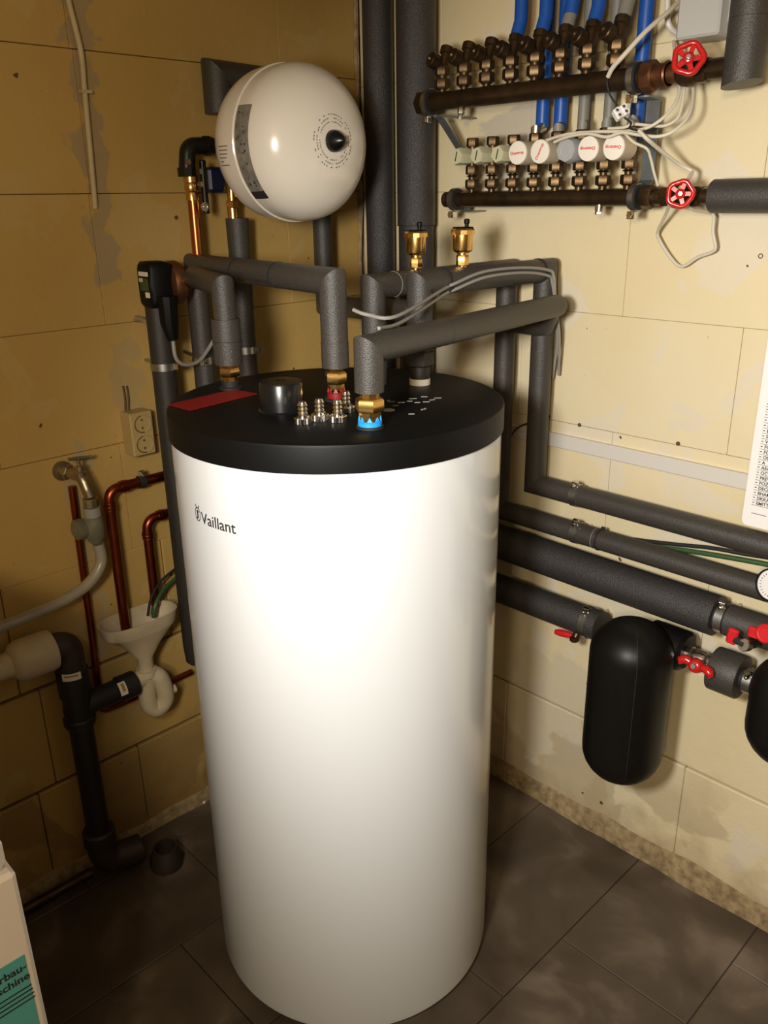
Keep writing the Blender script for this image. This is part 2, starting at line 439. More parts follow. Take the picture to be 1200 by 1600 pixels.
# cement fillet along the foot of both walls
def base_run(name, p0, p1, out, hs):
    p0, p1, out = V(p0), V(p1), V(out); mb = MB(); n = 40; rows = []
    for i in range(n+1):
        p = p0.lerp(p1, i/n); h = hs*(1+random.uniform(-0.16, 0.14)); t = 0.008+random.uniform(-0.003, 0.004)
        rows.append([p-out*0.01, p+out*(t+0.004), p+out*t+V((0, 0, h*0.75)), p+out*0.002+V((0, 0, h)), p-out*0.01+V((0, 0, h))])
    P = [q for r in rows for q in r]; Fs = []
    for i in range(n):
        for j in range(5):
            Fs.append((i*5+j, i*5+(j+1) % 5, i*5+5+(j+1) % 5, i*5+5+j))
    Fs += [(4, 3, 2, 1, 0), tuple(n*5+j for j in range(5))]
    mb._add(P, Fs); return struct(mb.build(name, 'cement', org=(0, 0, 0)))
base_run('baseboard_right', (0.03, 0, 0), (XR, 0, 0), (0, -1, 0), 0.066)
base_run('baseboard_left', (0, -0.03, 0), (0, YB, 0), (1, 0, 0), 0.036)
# loose plaster edge in the corner
mb = MB(); prev = None
pts = [V((0.004+random.uniform(-0.002, 0.004), -0.016+random.uniform(-0.004, 0.004), 0.1+0.06*i)) for i in range(38)]
mb.tube(pts, [random.uniform(0.004, 0.009) for _ in pts], 6)
struct(mb.build('trim_1', 'cement', org=(0, 0, 0)))

# unseen pendant lamp added behind the photographer (gives the room its warm light)
LX_, LY_, LZ_ = BULB
t = thing('pendant_lamp', 'added bare glowing bulb hanging from the ceiling on a cord', 'lamp', (LX_, LY_, ZC))
MB().cyl((LX_, LY_, LZ_+0.22), (LX_, LY_, ZC), 0.004, seg=8).build('cord', 'black_rubber', t)
MB().lathe([(0.012, LZ_+0.23), (0.022, LZ_+0.22), (0.022, LZ_+0.18), (0.016, LZ_+0.175)], (LX_, LY_, 0), seg=20).build('lamp_holder', 'black_plastic', t)
MB().lathe([(0.014, LZ_+0.18), (0.018, LZ_+0.165), (0.030, LZ_+0.14), (0.031, LZ_+0.125), (0.022, LZ_+0.105), (0, LZ_+0.098)], (LX_, LY_, 0), seg=24).build('bulb', 'lamp_glass', t)

# ================================================================== helpers for pipework
def sleeves(parent, path, r, m='foam', seg=20, din=None, dout=None, names='foam_sleeve', caps=True):
    """one mitred foam sleeve per straight stretch"""
    path = [V(p) for p in path]; n = len(path); ds = [(b-a).normalized() for a, b in zip(path, path[1:])]
    for i in range(n-1):
        a = ds[i-1] if i > 0 else (din if din is not None else ds[0]); b = ds[i+1] if i < n-2 else (dout if dout is not None else ds[-1])
        MB().tube([path[i], path[i+1]], r, seg, din=a, dout=b).build(names, m, parent, sharp=40)
def seam(parent, p, d, r, m='black_rubber', wdt=0.0012, name='joint_seam'):
    p, d = V(p), V(d).normalized(); MB().cyl(p-d*wdt, p+d*wdt, r+0.0006, seg=20).build(name, m, parent)
def clamp(parent, p, d, r, lug=V((0, 0, 1)), m='zinc', wdt=0.008, stud=None):
    p, d, lug = V(p), V(d).normalized(), V(lug).normalized(); mb = MB()
    mb.tube([p-d*wdt, p+d*wdt], r+0.0022, 24)
    c = mb.build('pipe_clamp', m, parent)
    mb = MB()
    side = d.cross(lug).normalized(); q = p+lug*(r+0.007)
    mb.obox(q, V((0.007, 0.004, 0.007)), d, side, lug, ch=0.001)
    mb.hexn(q+side*0.003, q+side*0.012, 0.005)
    mb.cyl(q+side*0.012, q+side*0.014, 0.0028, seg=8)
    mb.build('clamp_screw', 'chrome', c)
    if stud is not None: MB().cyl(p, V(stud), 0.004, seg=10).build('wall_stud', 'zinc', c)
    return c
def tie(parent, p, d, r, head=V((0, -1, 0))):
    p, d = V(p), V(d).normalized(); mb = MB(); mb.cyl(p-d*0.002, p+d*0.002, r+0.0016, seg=24)
    h = V(head); h = (h-d*h.dot(d)).normalized(); mb.obox(p+h*(r+0.002), V((0.0035, 0.004, 0.003)), d, d.cross(h), h)
    return mb.build('cable_tie', 'black_rubber', parent)
def union(parent, x, y, z0, z1, s=1.0, m='brass', ring=None, nm='brass_union'):
    """screwed union standing on the tank: collar, big hex nut, reducer"""
    h = z1-z0; mb = MB(); o = V((x, y, z0))
    mb.lathe([(0.013*s, 0), (0.0165*s, 0.004), (0.0165*s, h*0.30), (0.015*s, h*0.34)], o, seg=8)
    mb.hexn(o+V((0, 0, h*0.33)), o+V((0, 0, h*0.78)), 0.0225*s, 0.003, 6)
    mb.hexn(o+V((0, 0, h*0.76)), o+V((0, 0, h+0.004)), 0.0145*s, 0.002, 8)
    u = mb.build(nm, m, parent)
    if ring:
        mb = MB(); r = 0.0185*s
        mb.lathe([(0.010, -0.014), (r, -0.014), (r, -0.002), (r*0.86, 0.0), (0.010, 0.0)], o, seg=28)
        for k in range(8):
            a = 2*PI*k/8; d = V((math.cos(a), math.sin(a), 0))
            mb.prism([o+d*r*0.95+V((-d.y, d.x, 0))*0.0045, o+d*r*0.95-V((-d.y, d.x, 0))*0.0045, o+d*r*0.9+V((0, 0, 0.008))], -d*0.002)
        mb.build('thread_protector', ring, u)
    return u

# ================================================================== HOT WATER TANK
TX, TY, TR, ZT = 0.60345, -0.63861, 0.30, 1.2329
tank = thing('water_tank', 'tall white cylindrical hot water tank with a black lid standing on the floor tiles', 'water tank', (TX, TY, 0))
body = MB().lathe([(0.0, 0.012), (0.27, 0.0125), (0.294, 0.014), (0.2985, 0.018), (0.30, 0.026), (0.30, 1.192)], (TX, TY, 0), seg=128).build('body', 'tank_white', tank)
for a in (0.5, 2.6, 4.7):
    MB().lathe([(0.025, 0), (0.025, 0.006), (0.015, 0.02)], (TX+0.2*math.cos(a), TY+0.2*math.sin(a), 0), seg=16).build('foot', 'black_rubber', tank)
lid = MB().lathe([(0.296, 1.186), (0.3035, 1.186), (0.3035, 1.2265), (0.3025, 1.2305), (0.2985, ZT), (0.0, ZT)], (TX, TY, 0), seg=128).build('lid', 'black_plastic', tank)
# filler cap on the lid
kp = hz(441, 640, ZT); KX, KY = kp.x, kp.y
MB().lathe([(0.041, 0), (0.0415, 0.002), (0.0375, 0.004), (0.0375, 0.048), (0.0355, 0.0515), (0.010, 0.0525), (0.009, 0.051), (0, 0.051)], (KX, KY, ZT-0.001), seg=48).build('anode_cap', 'black_gloss', tank)
# red sticker lying over the lid edge
c1, c2, c3, c4 = hz(262, 633, ZT), hz(297, 642, ZT), hz(402, 616, ZT), hz(365, 609, ZT)
def stk(p): return V((p.x, p.y, ZT+0.0004))
MB().prism([stk(c1), stk(c2), stk(c3), stk(c4)], (0, 0, 0.0008)).build('sticker', 'red_sticker', lid)
# printed marks on the lid
mb = MB()
for (px, py, wd, an) in ((612, 628, .012, 0), (618, 634, .010, .3), (627, 629, .012, 0), (640, 627, .010, 0), (645, 623, .014, .2), (652, 629, .010, .1), (663, 620, .012, 0), (666, 628, .012, 0), (675, 625, .010, .4), (684, 622, .013, 0), (607, 626, .006, 1), (643, 647, .010, 0), (660, 640, .008, 1.2), (664, 639, .008, 1.2)):
    p = hz(px, py, ZT); d = RV.copy(); d.z = 0; d.normalize(); d = Matrix.Rotation(an, 3, 'Z') @ d; n_ = V((-d.y, d.x, 0))
    mb.obox(V((p.x, p.y, ZT+0.0004)), V((wd/2, 0.0018, 0.0003)), d, n_)
p = hz(607, 641, ZT); mb.lathe([(0.011, 0), (0.011, 0.0006)], (p.x, p.y, ZT), seg=24)
mb.build('printed_marks', 'white_ink', lid)
# maker's name and badge on the shell
def cylhit(px, py):
    d = ray(px, py); o = CAM-V((TX, TY, 0)); a = d.x**2+d.y**2; b = o.x*d.x+o.y*d.y; c = o.x**2+o.y**2-TR**2
    return CAM+d*((-b-math.sqrt(b*b-a*c))/a)
h0, h1 = cylhit(316, 819), cylhit(369, 832)
a0 = math.atan2(h0.y-TY, h0.x-TX); a1 = math.atan2(h1.y-TY, h1.x-TX); zb_ = (h0.z+h1.z)/2
def on_shell(mb, vs_, fs, s, off=0.0007):
    mb._add([V((TX+(TR+off)*math.cos(a0+v.x*s/TR), TY+(TR+off)*math.sin(a0+v.x*s/TR), zb_+v.y*s)) for v in vs_], fs)
vs_, fs = textmesh('Vaillant', 0.05, 0.0004)
sc = (a1-a0)*TR/max(v.x for v in vs_)
mb = MB(); on_shell(mb, vs_, fs, sc); mb.build('maker_name', 'ink', body)
# badge: a hare sitting in an egg
eg = MB(); cx_, cy_ = -0.0105, 0.0125; N_ = 28
def egg(k): return [V((cx_+0.0085*k*math.cos(2*PI*i/N_), cy_+0.0125*k*math.sin(2*PI*i/N_), 0)) for i in range(N_)]
P = egg(1.0)+egg(0.84); on_shell(eg, P, [(i, (i+1) % N_, N_+(i+1) % N_, N_+i) for i in range(N_)], 1.0)
def blob(x, y, rx, ry, rot=0.0, n=14):
    q = []
    for i in range(n):
        a = 2*PI*i/n; u_, v_ = rx*math.cos(a), ry*math.sin(a)
        q.append(V((x+u_*math.cos(rot)-v_*math.sin(rot), y+u_*math.sin(rot)+v_*math.cos(rot), 0)))
    on_shell(eg, q, [tuple(range(n))], 1.0)
blob(cx_-0.004, cy_+0.0135, 0.0011, 0.0042, 0.35); blob(cx_+0.004, cy_+0.0135, 0.0011, 0.0042, -0.35)
blob(cx_, cy_+0.0045, 0.0030, 0.0032); blob(cx_, cy_-0.002, 0.0022, 0.0040, 0.3); blob(cx_-0.002, cy_-0.0065, 0.0030, 0.0018, 0.4)
eg.build('maker_badge', 'ink', body)
# drain tap low on the back left side
d = V((-0.96, -0.28, 0)).normalized(); p = V((TX, TY, 0.20))+d*0.295
mb = MB(); mb.cyl(p, p+d*0.03, 0.010); mb.hexn(p+d*0.028, p+d*0.042, 0.016); mb.cyl(p+d*0.042, p+d*0.055, 0.009)
mb.build('drain_tap', 'brass', tank)
# stubs under the unions
def stub(x, y, m='black_rubber'): MB().lathe([(0.022, -0.002), (0.022, 0.004), (0.0165, 0.005), (0.0165, 0.016)], (x, y, ZT), seg=24).build('pipe_stub', m, tank)

# four chrome hose nozzles standing on the lid
for (px, py, lab) in ((474, 662, 'chrome hose nozzle closest to the black round cap on the lid'), (500, 657, 'chrome hose nozzle on the lid, second from the round black cap'),
                      (528, 659, 'chrome hose nozzle on the lid, third from the round black cap'), (541, 644, 'chrome hose nozzle right behind the blue ringed brass union')):
    p = hz(px, py, ZT); o = V((p.x, p.y, ZT))
    t = thing('hose_nozzle', lab, 'hose nozzle', o, 'hose nozzles on the tank lid')
    n = 20; mb = MB(); P = []
    for z in (0.0, 0.0015, 0.0095, 0.011):
        for i in range(n*2):
            r = (0.0148 if i % 2 else 0.0137)*(0.95 if z in (0.0, 0.011) else 1); a = PI*i/n; P.append(o+V((r*math.cos(a), r*math.sin(a), z)))
    m2 = n*2; Fs = [(k*m2+i, k*m2+(i+1) % m2, (k+1)*m2+(i+1) % m2, (k+1)*m2+i) for k in range(3) for i in range(m2)]
    Fs += [tuple(range(m2-1, -1, -1)), tuple(range(3*m2, 4*m2))]
    mb._add(P, Fs); mb.build('knurled_nut', 'chrome', t, sharp=20)
    mb = MB(); pr = [(0.0098, 0.010), (0.0098, 0.014)]
    for k in range(3): pr += [(0.0066, 0.015+0.0065*k), (0.0084, 0.0175+0.0065*k), (0.0068, 0.021+0.0065*k)]
    pr += [(0.0062, 0.036), (0.0040, 0.036), (0.0040, 0.030), (0, 0.030)]
    mb.lathe(pr, o, seg=20).build('barbed_spigot', 'chrome', t)

# ================================================================== INSULATED PIPE RUNS ABOVE THE TANK
F1 = V((0.385, -0.719)); F2 = V((0.613, -0.647)); F3 = V((0.798, -0.739)); F4 = V((0.630, -0.446)); F5 = V((0.560, -0.500))
V1 = V((0.641, -0.062)); V2 = V((0.538, -0.062))
def xyz(p, z): return V((p[0], p[1], z))
DPL = 0.062
zP1 = rw(1000, 800, DPL).z; zP2 = rw(985, 857, DPL).z
XE = 1.62
# --- front run: blue-ringed union -> forward sleeve -> jog to the vertical by the wall
t = thing('insulated_pipe', 'grey foam insulated pipe rising from the brass union with the blue ring', 'pipe', xyz(F3, ZT))
H3e = rw(868, 478, 0.115); z3 = 1.3565
H3e = V((H3e.x, H3e.y, z3))
sleeves(t, [xyz(F3, 1.291), xyz(F3, z3), H3e], 0.0232, seg=24, dout=(H3e-xyz(F3, z3)))
MB().lathe([(0.0232, 0), (0.0225, 0.008), (0.019, 0.016), (0.011, 0.021), (0, 0.0225)], H3e, (H3e-xyz(F3, z3)), 24).build('foam_end', 'foam', t)
zj = 1.304
dj = V((H3e.x-0.012, H3e.y+0.005, 0))
sleeves(t, [V((dj.x, dj.y, z3-0.01)), V((dj.x-0.03, dj.y+0.02, zj+0.004)), V((V1.x, V1.y-0.025, zj)), V((V2.x, V2.y-0.012, zj))], 0.0195, seg=20)
union(t, F3.x, F3.y, ZT+0.012, 1.291, 1.05, ring='blue_plastic')
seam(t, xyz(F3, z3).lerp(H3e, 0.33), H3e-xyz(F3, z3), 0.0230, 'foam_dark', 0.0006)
stub(F3.x, F3.y)
# --- red-ringed union -> long sleeve to the left wall
t = thing('insulated_pipe', 'grey foam insulated pipe rising from the brass union with the red ring', 'pipe', xyz(F2, ZT))
zx = 1.4405
Hl = V((0.062, -0.572, zx))
sleeves(t, [xyz(F2, 1.335), xyz(F2, zx), Hl, V((0.062, -0.572, 0.35))], 0.0240, seg=24)
MB().cyl(xyz(F2, 1.293), xyz(F2, 1.338), 0.0246, seg=24).build('foam_sleeve', 'foam', t)
for f in (0.33, 0.62): seam(t, xyz(F2, zx).lerp(Hl, f), Hl-xyz(F2, zx), 0.0242, wdt=0.002)
union(t, F2.x, F2.y, ZT+0.016, 1.295, 0.9, ring='red_sticker')
stub(F2.x, F2.y)
clamp(t, lw(318, 562, 0.062), (0, 0, 1), 0.0240, lug=V((0.8, -0.6, 0)), stud=lw(287, 549, 0))
# faint print along the sleeve
mb = MB(); dH = (Hl-xyz(F2, zx)).normalized(); side = V((dH.y, -dH.x, 0)).normalized()
side = side if side.dot(CAM-Hl) > 0 else -side
nrm = (side*0.8-V((0, 0, 0.6))).normalized(); up_ = nrm.cross(-dH).normalized()
text_flat(mb, '7 X 9 SL  KAIFLEX EF', xyz(F2, zx).lerp(Hl, 0.52)+nrm*0.0246-V((0, 0, 0.0)), -dH, up_ if up_.z > 0 else -up_, 0.011)
mb.build('printed_text', 'ink', t)
# --- back-left union -> pump
t = thing('insulated_pipe', 'short grey foam elbow pipe between the circulation pump and the union beside the red sticker', 'pipe', xyz(F1, ZT))
pe = lw(303, 437, 0.16); z1 = 1.425
sleeves(t, [xyz(F1, 1.36), xyz(F1, z1), V((pe.x, pe.y, z1))], 0.0215, seg=24)
MB().tube([xyz(F1, 1.281), xyz(F1, 1.325), xyz(F1, 1.366)], [0.0262, 0.0275, 0.0265], 24).build('foam_sleeve', 'foam', t)
seam(t, xyz(F1, 1.325), (0, 0, 1), 0.0274, 'black_rubber', 0.0007)
union(t, F1.x, F1.y, ZT+0.012, 1.283, 0.92)
stub(F1.x, F1.y)
# --- grey plastic union -> sleeve to the right wall, down, and along the wall (upper of the two slim pipes)
t = thing('insulated_pipe', 'grey foam insulated pipe carrying two grey cables, turning down and running below the white trunking', 'pipe', xyz(F4, ZT))
z4 = 1.4225
sleeves(t, [xyz(F4, 1.325), xyz(F4, z4), xyz(V1, z4), xyz(V1, zP1), V((XE, -DPL, zP1))], 0.0245, seg=24)
MB().cyl(xyz(F4, 1.298), xyz(F4, 1.327), 0.0215, seg=24).build('foam_sleeve', 'foam', t)
mb = MB(); mb.lathe([(0.019, 0), (0.020, 0.006), (0.020, 0.026), (0.018, 0.03)], xyz(F4, ZT+0.010), seg=24); mb.hexn(xyz(F4, ZT+0.036), xyz(F4, ZT+0.066), 0.028, 0.003); mb.build('plastic_union', 'foam_dark', t)
MB().cyl(xyz(F4, ZT-0.001), xyz(F4, ZT+0.012), 0.0205, seg=24).build('sealing_ring', 'white_plastic', t)
tie(t, xyz(F4, z4).lerp(xyz(V1, z4), 0.16), xyz(V1, z4)-xyz(F4, z4), 0.0245, head=V((1, 0, -0.6)))
tie(t, xyz(F4, z4).lerp(xyz(V1, z4), 0.93), xyz(V1, z4)-xyz(F4, z4), 0.0245, head=V((1, 0, -0.2)))
pc = rw(902, 771, DPL); clamp(t, V((pc.x, -DPL, zP1)), (1, 0, 0), 0.0245, lug=V((0, -0.35, 1)), stud=V((pc.x, 0, zP1)))
# --- back run: air vent -> right wall, down, and along the wall (lower of the two slim pipes)
t = thing('insulated_pipe', 'grey foam pipe behind the cabled one, ending at the round gauge', 'pipe', xyz(F5, ZT))
z5 = 1.4175
gx = rw(1190, 912, DPL)
sleeves(t, [xyz(F5, ZT), xyz(F5, z5), xyz(V2, z5), xyz(V2, zP2), V((rw(938, 845, DPL).x, -DPL, zP2))], 0.0238, seg=24)
MB().cyl(V((rw(938, 845, DPL).x, -DPL, zP2)), V((gx.x+0.02, -DPL, zP2)), 0.0240, seg=24).build('foam_sleeve', 'foam', t)
pt = rw(938, 845, DPL); tie(t, V((pt.x, -DPL, zP2)), (1, 0, 0), 0.0242, head=V((0, 0.3, 1)))
seam(t, V((pt.x-0.012, -DPL, zP2)), (1, 0, 0), 0.0239, 'cable_grey', 0.0006)
pc = rw(902, 836, DPL); clamp(t, V((pc.x, -DPL, zP2)), (1, 0, 0), 0.0238, lug=V((0, -0.35, 1)), stud=V((pc.x, 0, zP2)))
seam(t, xyz(F5, z5).lerp(xyz(V2, z5), 0.13), xyz(V2, z5)-xyz(F5, z5), 0.0239, 'cable_grey', 0.0007)
# --- automatic air vents
def airvent(base, lab):
    b = V(base); t = thing('air_vent', lab, 'air vent', b, 'brass automatic air vents')
    mb = MB(); mb.cyl(b-V((0, 0, 0.006)), b+V((0, 0, 0.006)), 0.0085); mb.hexn(b+V((0, 0, 0.004)), b+V((0, 0, 0.024)), 0.0125, 0.002); mb.cyl(b+V((0, 0, 0.024)), b+V((0, 0, 0.03)), 0.0105)
    mb.build('threaded_base', 'brass', t)
    MB().lathe([(0.012, 0.028), (0.0175, 0.031), (0.019, 0.034), (0.0195, 0.063), (0, 0.063)], b, seg=32).build('float_chamber', 'brass', t)
    MB().lathe([(0.0195, 0.0615), (0.0228, 0.0622), (0.0230, 0.070), (0.0205, 0.0735), (0, 0.0735)], b, seg=12).build('chamber_rim', 'brass', t, sharp=20)
    MB().lathe([(0.0205, 0.0733), (0.019, 0.0755), (0, 0.076)], b, seg=24).build('top_plate', 'black_plastic', t)
    q = b+V((0.006, 0.004, 0))
    MB().lathe([(0.004, 0.075), (0.004, 0.081), (0.0055, 0.082), (0.0055, 0.089), (0.003, 0.0905), (0, 0.0905)], q, seg=14).build('vent_cap', 'black_plastic', t)
    return t
dH1 = xyz(V2, z5)-xyz(F5, z5); dH2 = xyz(V1, z4)-xyz(F4, z4)
def along(a, d, px, py):      # foot of the vent on a level run, found by its pixel column
    best = min((abs(((a+d*f-CAM).dot(RV)/(a+d*f-CAM).dot(_F))*FPX+600-px), f) for f in [i/400 for i in range(401)]); return a+d*best[1]
airvent(along(xyz(F5, z5), dH1, 650, 0)+V((0, 0, 0.0215)), 'brass automatic air vent standing in front of the thick vertical pipe')
airvent(along(xyz(F4, z4), dH2, 722, 0)+V((0, 0, 0.0215)), 'brass automatic air vent standing in front of the bare cream wall')
# --- two grey sensor cables tied along the pipe
def onpipe(a, d, f, up, out, r=0.0245):
    dn = d.normalized(); s = V((dn.y, -dn.x, 0)); s = s if s.x > 0 else -s
    return a+d*f+s*(r+out)*math.cos(up)+V((0, 0, (r+out)*math.sin(up)))
A4 = xyz(F4, z4)
ca = [hz(552, 484, 1.40), hz(575, 492, 1.393), hz(620, 494, 1.39)]+[onpipe(A4, dH2, f, u_, 0.004) for f, u_ in ((0.10, -0.38), (0.17, -0.10), (0.4, 0.48), (0.7, 0.48), (0.92, 0.12))]
e_ = onpipe(A4, dH2, 0.97, -0.4, 0.010)
ca += [e_, V((V1.x+0.028, V1.y+0.006, 1.33)), V((V1.x+0.026, V1.y+0.022, 1.27)), V((V1.x+0.006, V1.y+0.040, 1.18))]
tag(MB().tube(smooth(ca, 6), 0.0032, 8).build('sensor_cable', 'cable_grey'), 'grey sensor cable tied along the pipe, the higher of the pair', 'cable', 'grey sensor cables')
cb = [hz(592, 513, 1.378), hz(628, 503, 1.376)]+[onpipe(A4, dH2, f, u_, 0.005) for f, u_ in ((0.12, -0.80), (0.18, -0.50), (0.4, 0.10), (0.7, 0.12), (0.92, -0.26))]
cb += [onpipe(A4, dH2, 0.97, -0.72, 0.013), V((V1.x+0.037, V1.y-0.002, 1.33)), V((V1.x+0.036, V1.y+0.014, 1.28)), V((V1.x+0.020, V1.y+0.044, 1.19))]
tag(MB().tube(smooth(cb, 6), 0.0032, 8).build('sensor_cable', 'cable_grey'), 'grey sensor cable tied along the pipe, the lower of the pair', 'cable', 'grey sensor cables')
# thin brown wire arching between the two vertical pipes
pw = [rw(793, 692, 0.03), rw(797, 684, 0.03), rw(806, 671, 0.03), rw(820, 663, 0.03), rw(836, 661, 0.04)]
tag(MB().tube(smooth([rw(790, 760, 0.03)]+pw, 5), 0.0022, 8).build('thin_wire', 'copper_dull'), 'thin brown wire arching between the two vertical foam pipes by the right wall', 'wire')

# ================================================================== THICK VERTICAL PIPES IN THE CORNER AND THEIR WALL RUNS
pA = rw(592, 200, 0.055); pB = rw(650, 200, 0.075)
DP3 = 0.085; z3p = rw(950, 905, DP3).z; z4p = rw(850, 945, DP3).z
# the two wall runs
t = thing('insulated_pipe', 'thicker of two corner pipes, dark foam, turning along the right wall', 'pipe', (pB.x, pB.y, z3p))
xc3 = rw(1130, 966, DP3).x
sleeves(t, [V((pB.x, pB.y, ZC)), V((pB.x, pB.y, vz(648, 352, pB.x, pB.y)))], 0.0455, 'foam_grain', 28)
seam(t, V((pB.x, pB.y, vz(648, 352, pB.x, pB.y))), (0, 0, 1), 0.0455, wdt=0.001)
sleeves(t, [V((pB.x, pB.y, vz(648, 352, pB.x, pB.y))), V((pB.x, pB.y, z3p)), V((xc3-0.012, -DP3, z3p))], 0.0425, 'foam_grain', 28)
MB().cyl(V((xc3-0.014, -DP3, z3p)), V((xc3+0.02, -DP3, z3p)), 0.028, seg=24).build('bare_neck', 'black_rubber', t)
MB().cyl(V((xc3+0.012, -DP3, z3p)), V((XE, -DP3, z3p)), 0.033, seg=28).build('foam_sleeve', 'foam', t)
clamp(t, V((xc3, -DP3, z3p)), (1, 0, 0), 0.030, lug=V((0, -0.35, 1)), stud=V((xc3, 0, z3p)))
t = thing('insulated_pipe', 'thick dark foam pipe tight in the corner, ending at the black insulated filter', 'pipe', (pA.x, pA.y, z4p))
xc4 = rw(921, 965, DP3).x
sleeves(t, [V((pA.x, pA.y, ZC)), V((pA.x, pA.y, z4p)), V((pA.x, -DP3-0.004, z4p)), V((xc4+0.03, -DP3, z4p))], 0.036, 'foam_grain', 28)
clamp(t, V((xc4, -DP3, z4p)), (1, 0, 0), 0.036, lug=V((0, -0.45, 1)), stud=V((xc4, 0, z4p)))
# overhead dark pipe crossing the top of the corner
q = V((0.10, -0.12, 2.085))
t = thing('insulated_pipe', 'black foam pipe crossing overhead in front of the corner', 'pipe', q)
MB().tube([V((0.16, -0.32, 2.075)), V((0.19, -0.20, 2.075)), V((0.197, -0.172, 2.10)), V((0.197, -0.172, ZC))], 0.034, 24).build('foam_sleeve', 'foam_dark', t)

# ================================================================== LEFT WALL: vessel and pipework
VC = lw(457, 226, 0.238)
t = thing('expansion_vessel', 'round white expansion vessel with a grey label strip and black centre cap', 'expansion vessel', V((0, VC.y, VC.z)))
R_ = 0.1520; fd, bd, cy = 0.100, 0.116, 0.031
prof = [(0.02, -bd-cy)]
for i in range(1, 13): a = PI/2*i/12; prof.append((R_*math.sin(a)**0.92, -cy-bd*math.cos(a)))
prof += [(R_, -0.004), (R_+0.0016, -0.003), (R_+0.0016, 0.002), (R_-0.0008, 0.004), (R_-0.0008, cy)]
for i in range(1, 15): a = PI/2*(1-i/14); prof.append((max(0.0, R_*math.sin(a)**0.80-0.0008), cy+fd*math.cos(a)))
prof[-1] = (0.0, prof[-1][1])
shell = MB().lathe(prof, VC, (1, 0, 0), 64).build('shell', 'vessel_white', t, sharp=50)
xf = VC.x+cy+fd
MB().lathe([(0.021, -0.004), (0.021, 0.004), (0.019, 0.012), (0.010, 0.026), (0.004, 0.031), (0, 0.031)], V((xf, VC.y, VC.z)), (1, 0, 0), 28).build('centre_cap', 'black_gloss', t)
def dome(r):       # axial position of the front dome at radius r
    pr = [(a, b) for a, b in prof if b >= cy]
    for (r0, h0), (r1, h1) in zip(pr, pr[1:]):
        if r1 <= r <= r0: return h0+(h1-h0)*(r0-r)/max(1e-9, r0-r1)
    return pr[-1][1]
def on_dome(r, a, off=0.0007):     # a: angle in the vessel's face, 0 = towards -y, pi/2 = up
    return V((VC.x+dome(r)+off, VC.y-r*math.cos(a), VC.z+r*math.sin(a)))
# label strip lying on the short cylindrical part beside the rim
def rim(a, h, off): return V((VC.x+h, VC.y-(R_+off)*math.cos(a), VC.z+(R_+off)*math.sin(a)))
def rimband(h0, h1, a0, a1, n=20, off=0.0004):
    mb = MB(); P = [rim(a0+(a1-a0)*i/n, h, off) for i in range(n+1) for h in (h0, h1)]
    mb._add(P, [(2*i, 2*i+1, 2*i+3, 2*i+2) for i in range(n)]); return mb
def band(r0, r1, a0, a1, n=20, off=0.0007):
    mb = MB(); P = []; Fs = []; m_ = 3
    for i in range(n+1):
        for j in range(m_+1): P.append(on_dome(r0+(r1-r0)*j/m_, a0+(a1-a0)*i/n, off))
    for i in range(n):
        for j in range(m_): Fs.append((i*(m_+1)+j, i*(m_+1)+j+1, (i+1)*(m_+1)+j+1, (i+1)*(m_+1)+j))
    mb._add(P, Fs); return mb
rad = math.radians
fr_ = [(r, h) for r, h in prof if h >= 0.0039]; AL = [0.0]
for (r0, h0), (r1, h1) in zip(fr_, fr_[1:]): AL.append(AL[-1]+math.hypot(r1-r0, h1-h0))
def front(sv, a, off):          # point on the front half, sv metres from the rim
    for k in range(len(AL)-1):
        if AL[k] <= sv <= AL[k+1]:
            f = (sv-AL[k])/max(1e-9, AL[k+1]-AL[k]); r = fr_[k][0]+(fr_[k+1][0]-fr_[k][0])*f; h = fr_[k][1]+(fr_[k+1][1]-fr_[k][1])*f; break
    return V((VC.x+h+off*0.5, VC.y-(r+off)*math.cos(a), VC.z+(r+off)*math.sin(a)))
def strip_on(s0, s1, a0, a1, n=24, m_=8, off=0.0006):
    mb = MB(); P = [front(s0+(s1-s0)*j/m_, a0+(a1-a0)*i/n, off) for i in range(n+1) for j in range(m_+1)]; w1 = m_+1
    mb._add(P, [(i*w1+j, i*w1+j+1, (i+1)*w1+j+1, (i+1)*w1+j) for i in range(n) for j in range(m_)]); return mb
lb = strip_on(0.004, 0.046, rad(26), rad(-44)).build('label_strip', 'label_grey', t)
strip_on(0.004, 0.046, rad(-37), rad(-44), 4, 8, 0.0011).build('label_foot', 'ink', lb)
mb = MB()
for k in range(30):
    a = rad(random.uniform(-34, 22)); h = random.uniform(0.008, 0.036); b_ = strip_on(h, h+random.uniform(0.001, 0.005), a, a-rad(random.uniform(0.5, 1.6)), 1, 1, 0.0011); mb._add(b_.v, b_.f)
mb.build('label_print', 'ink', lb)
mb = MB()      # small print in rings round the cap
for k in range(46):
    for r0 in (0.034, 0.041, 0.048):
        if random.random() < 0.28: continue
        a = 2*PI*k/46; b_ = band(r0, r0+0.0022, a, a+2*PI/46*random.uniform(.4, .8), 1, 0.0008); mb._add(b_.v, b_.f)
mb.build('ring_print', 'ink_grey', shell)
mb = MB()      # block of small print on the back half
def on_back(a, h):
    pr = [(r, z) for r, z in prof if z <= -0.004]
    r = R_
    for (r0, h0), (r1, h1) in zip(pr, pr[1:]):
        if h0 <= h <= h1: r = r0+(r1-r0)*(h-h0)/max(1e-9, h1-h0)
    return V((VC.x+h, VC.y-(r+0.0007)*math.cos(a), VC.z+(r+0.0007)*math.sin(a)))
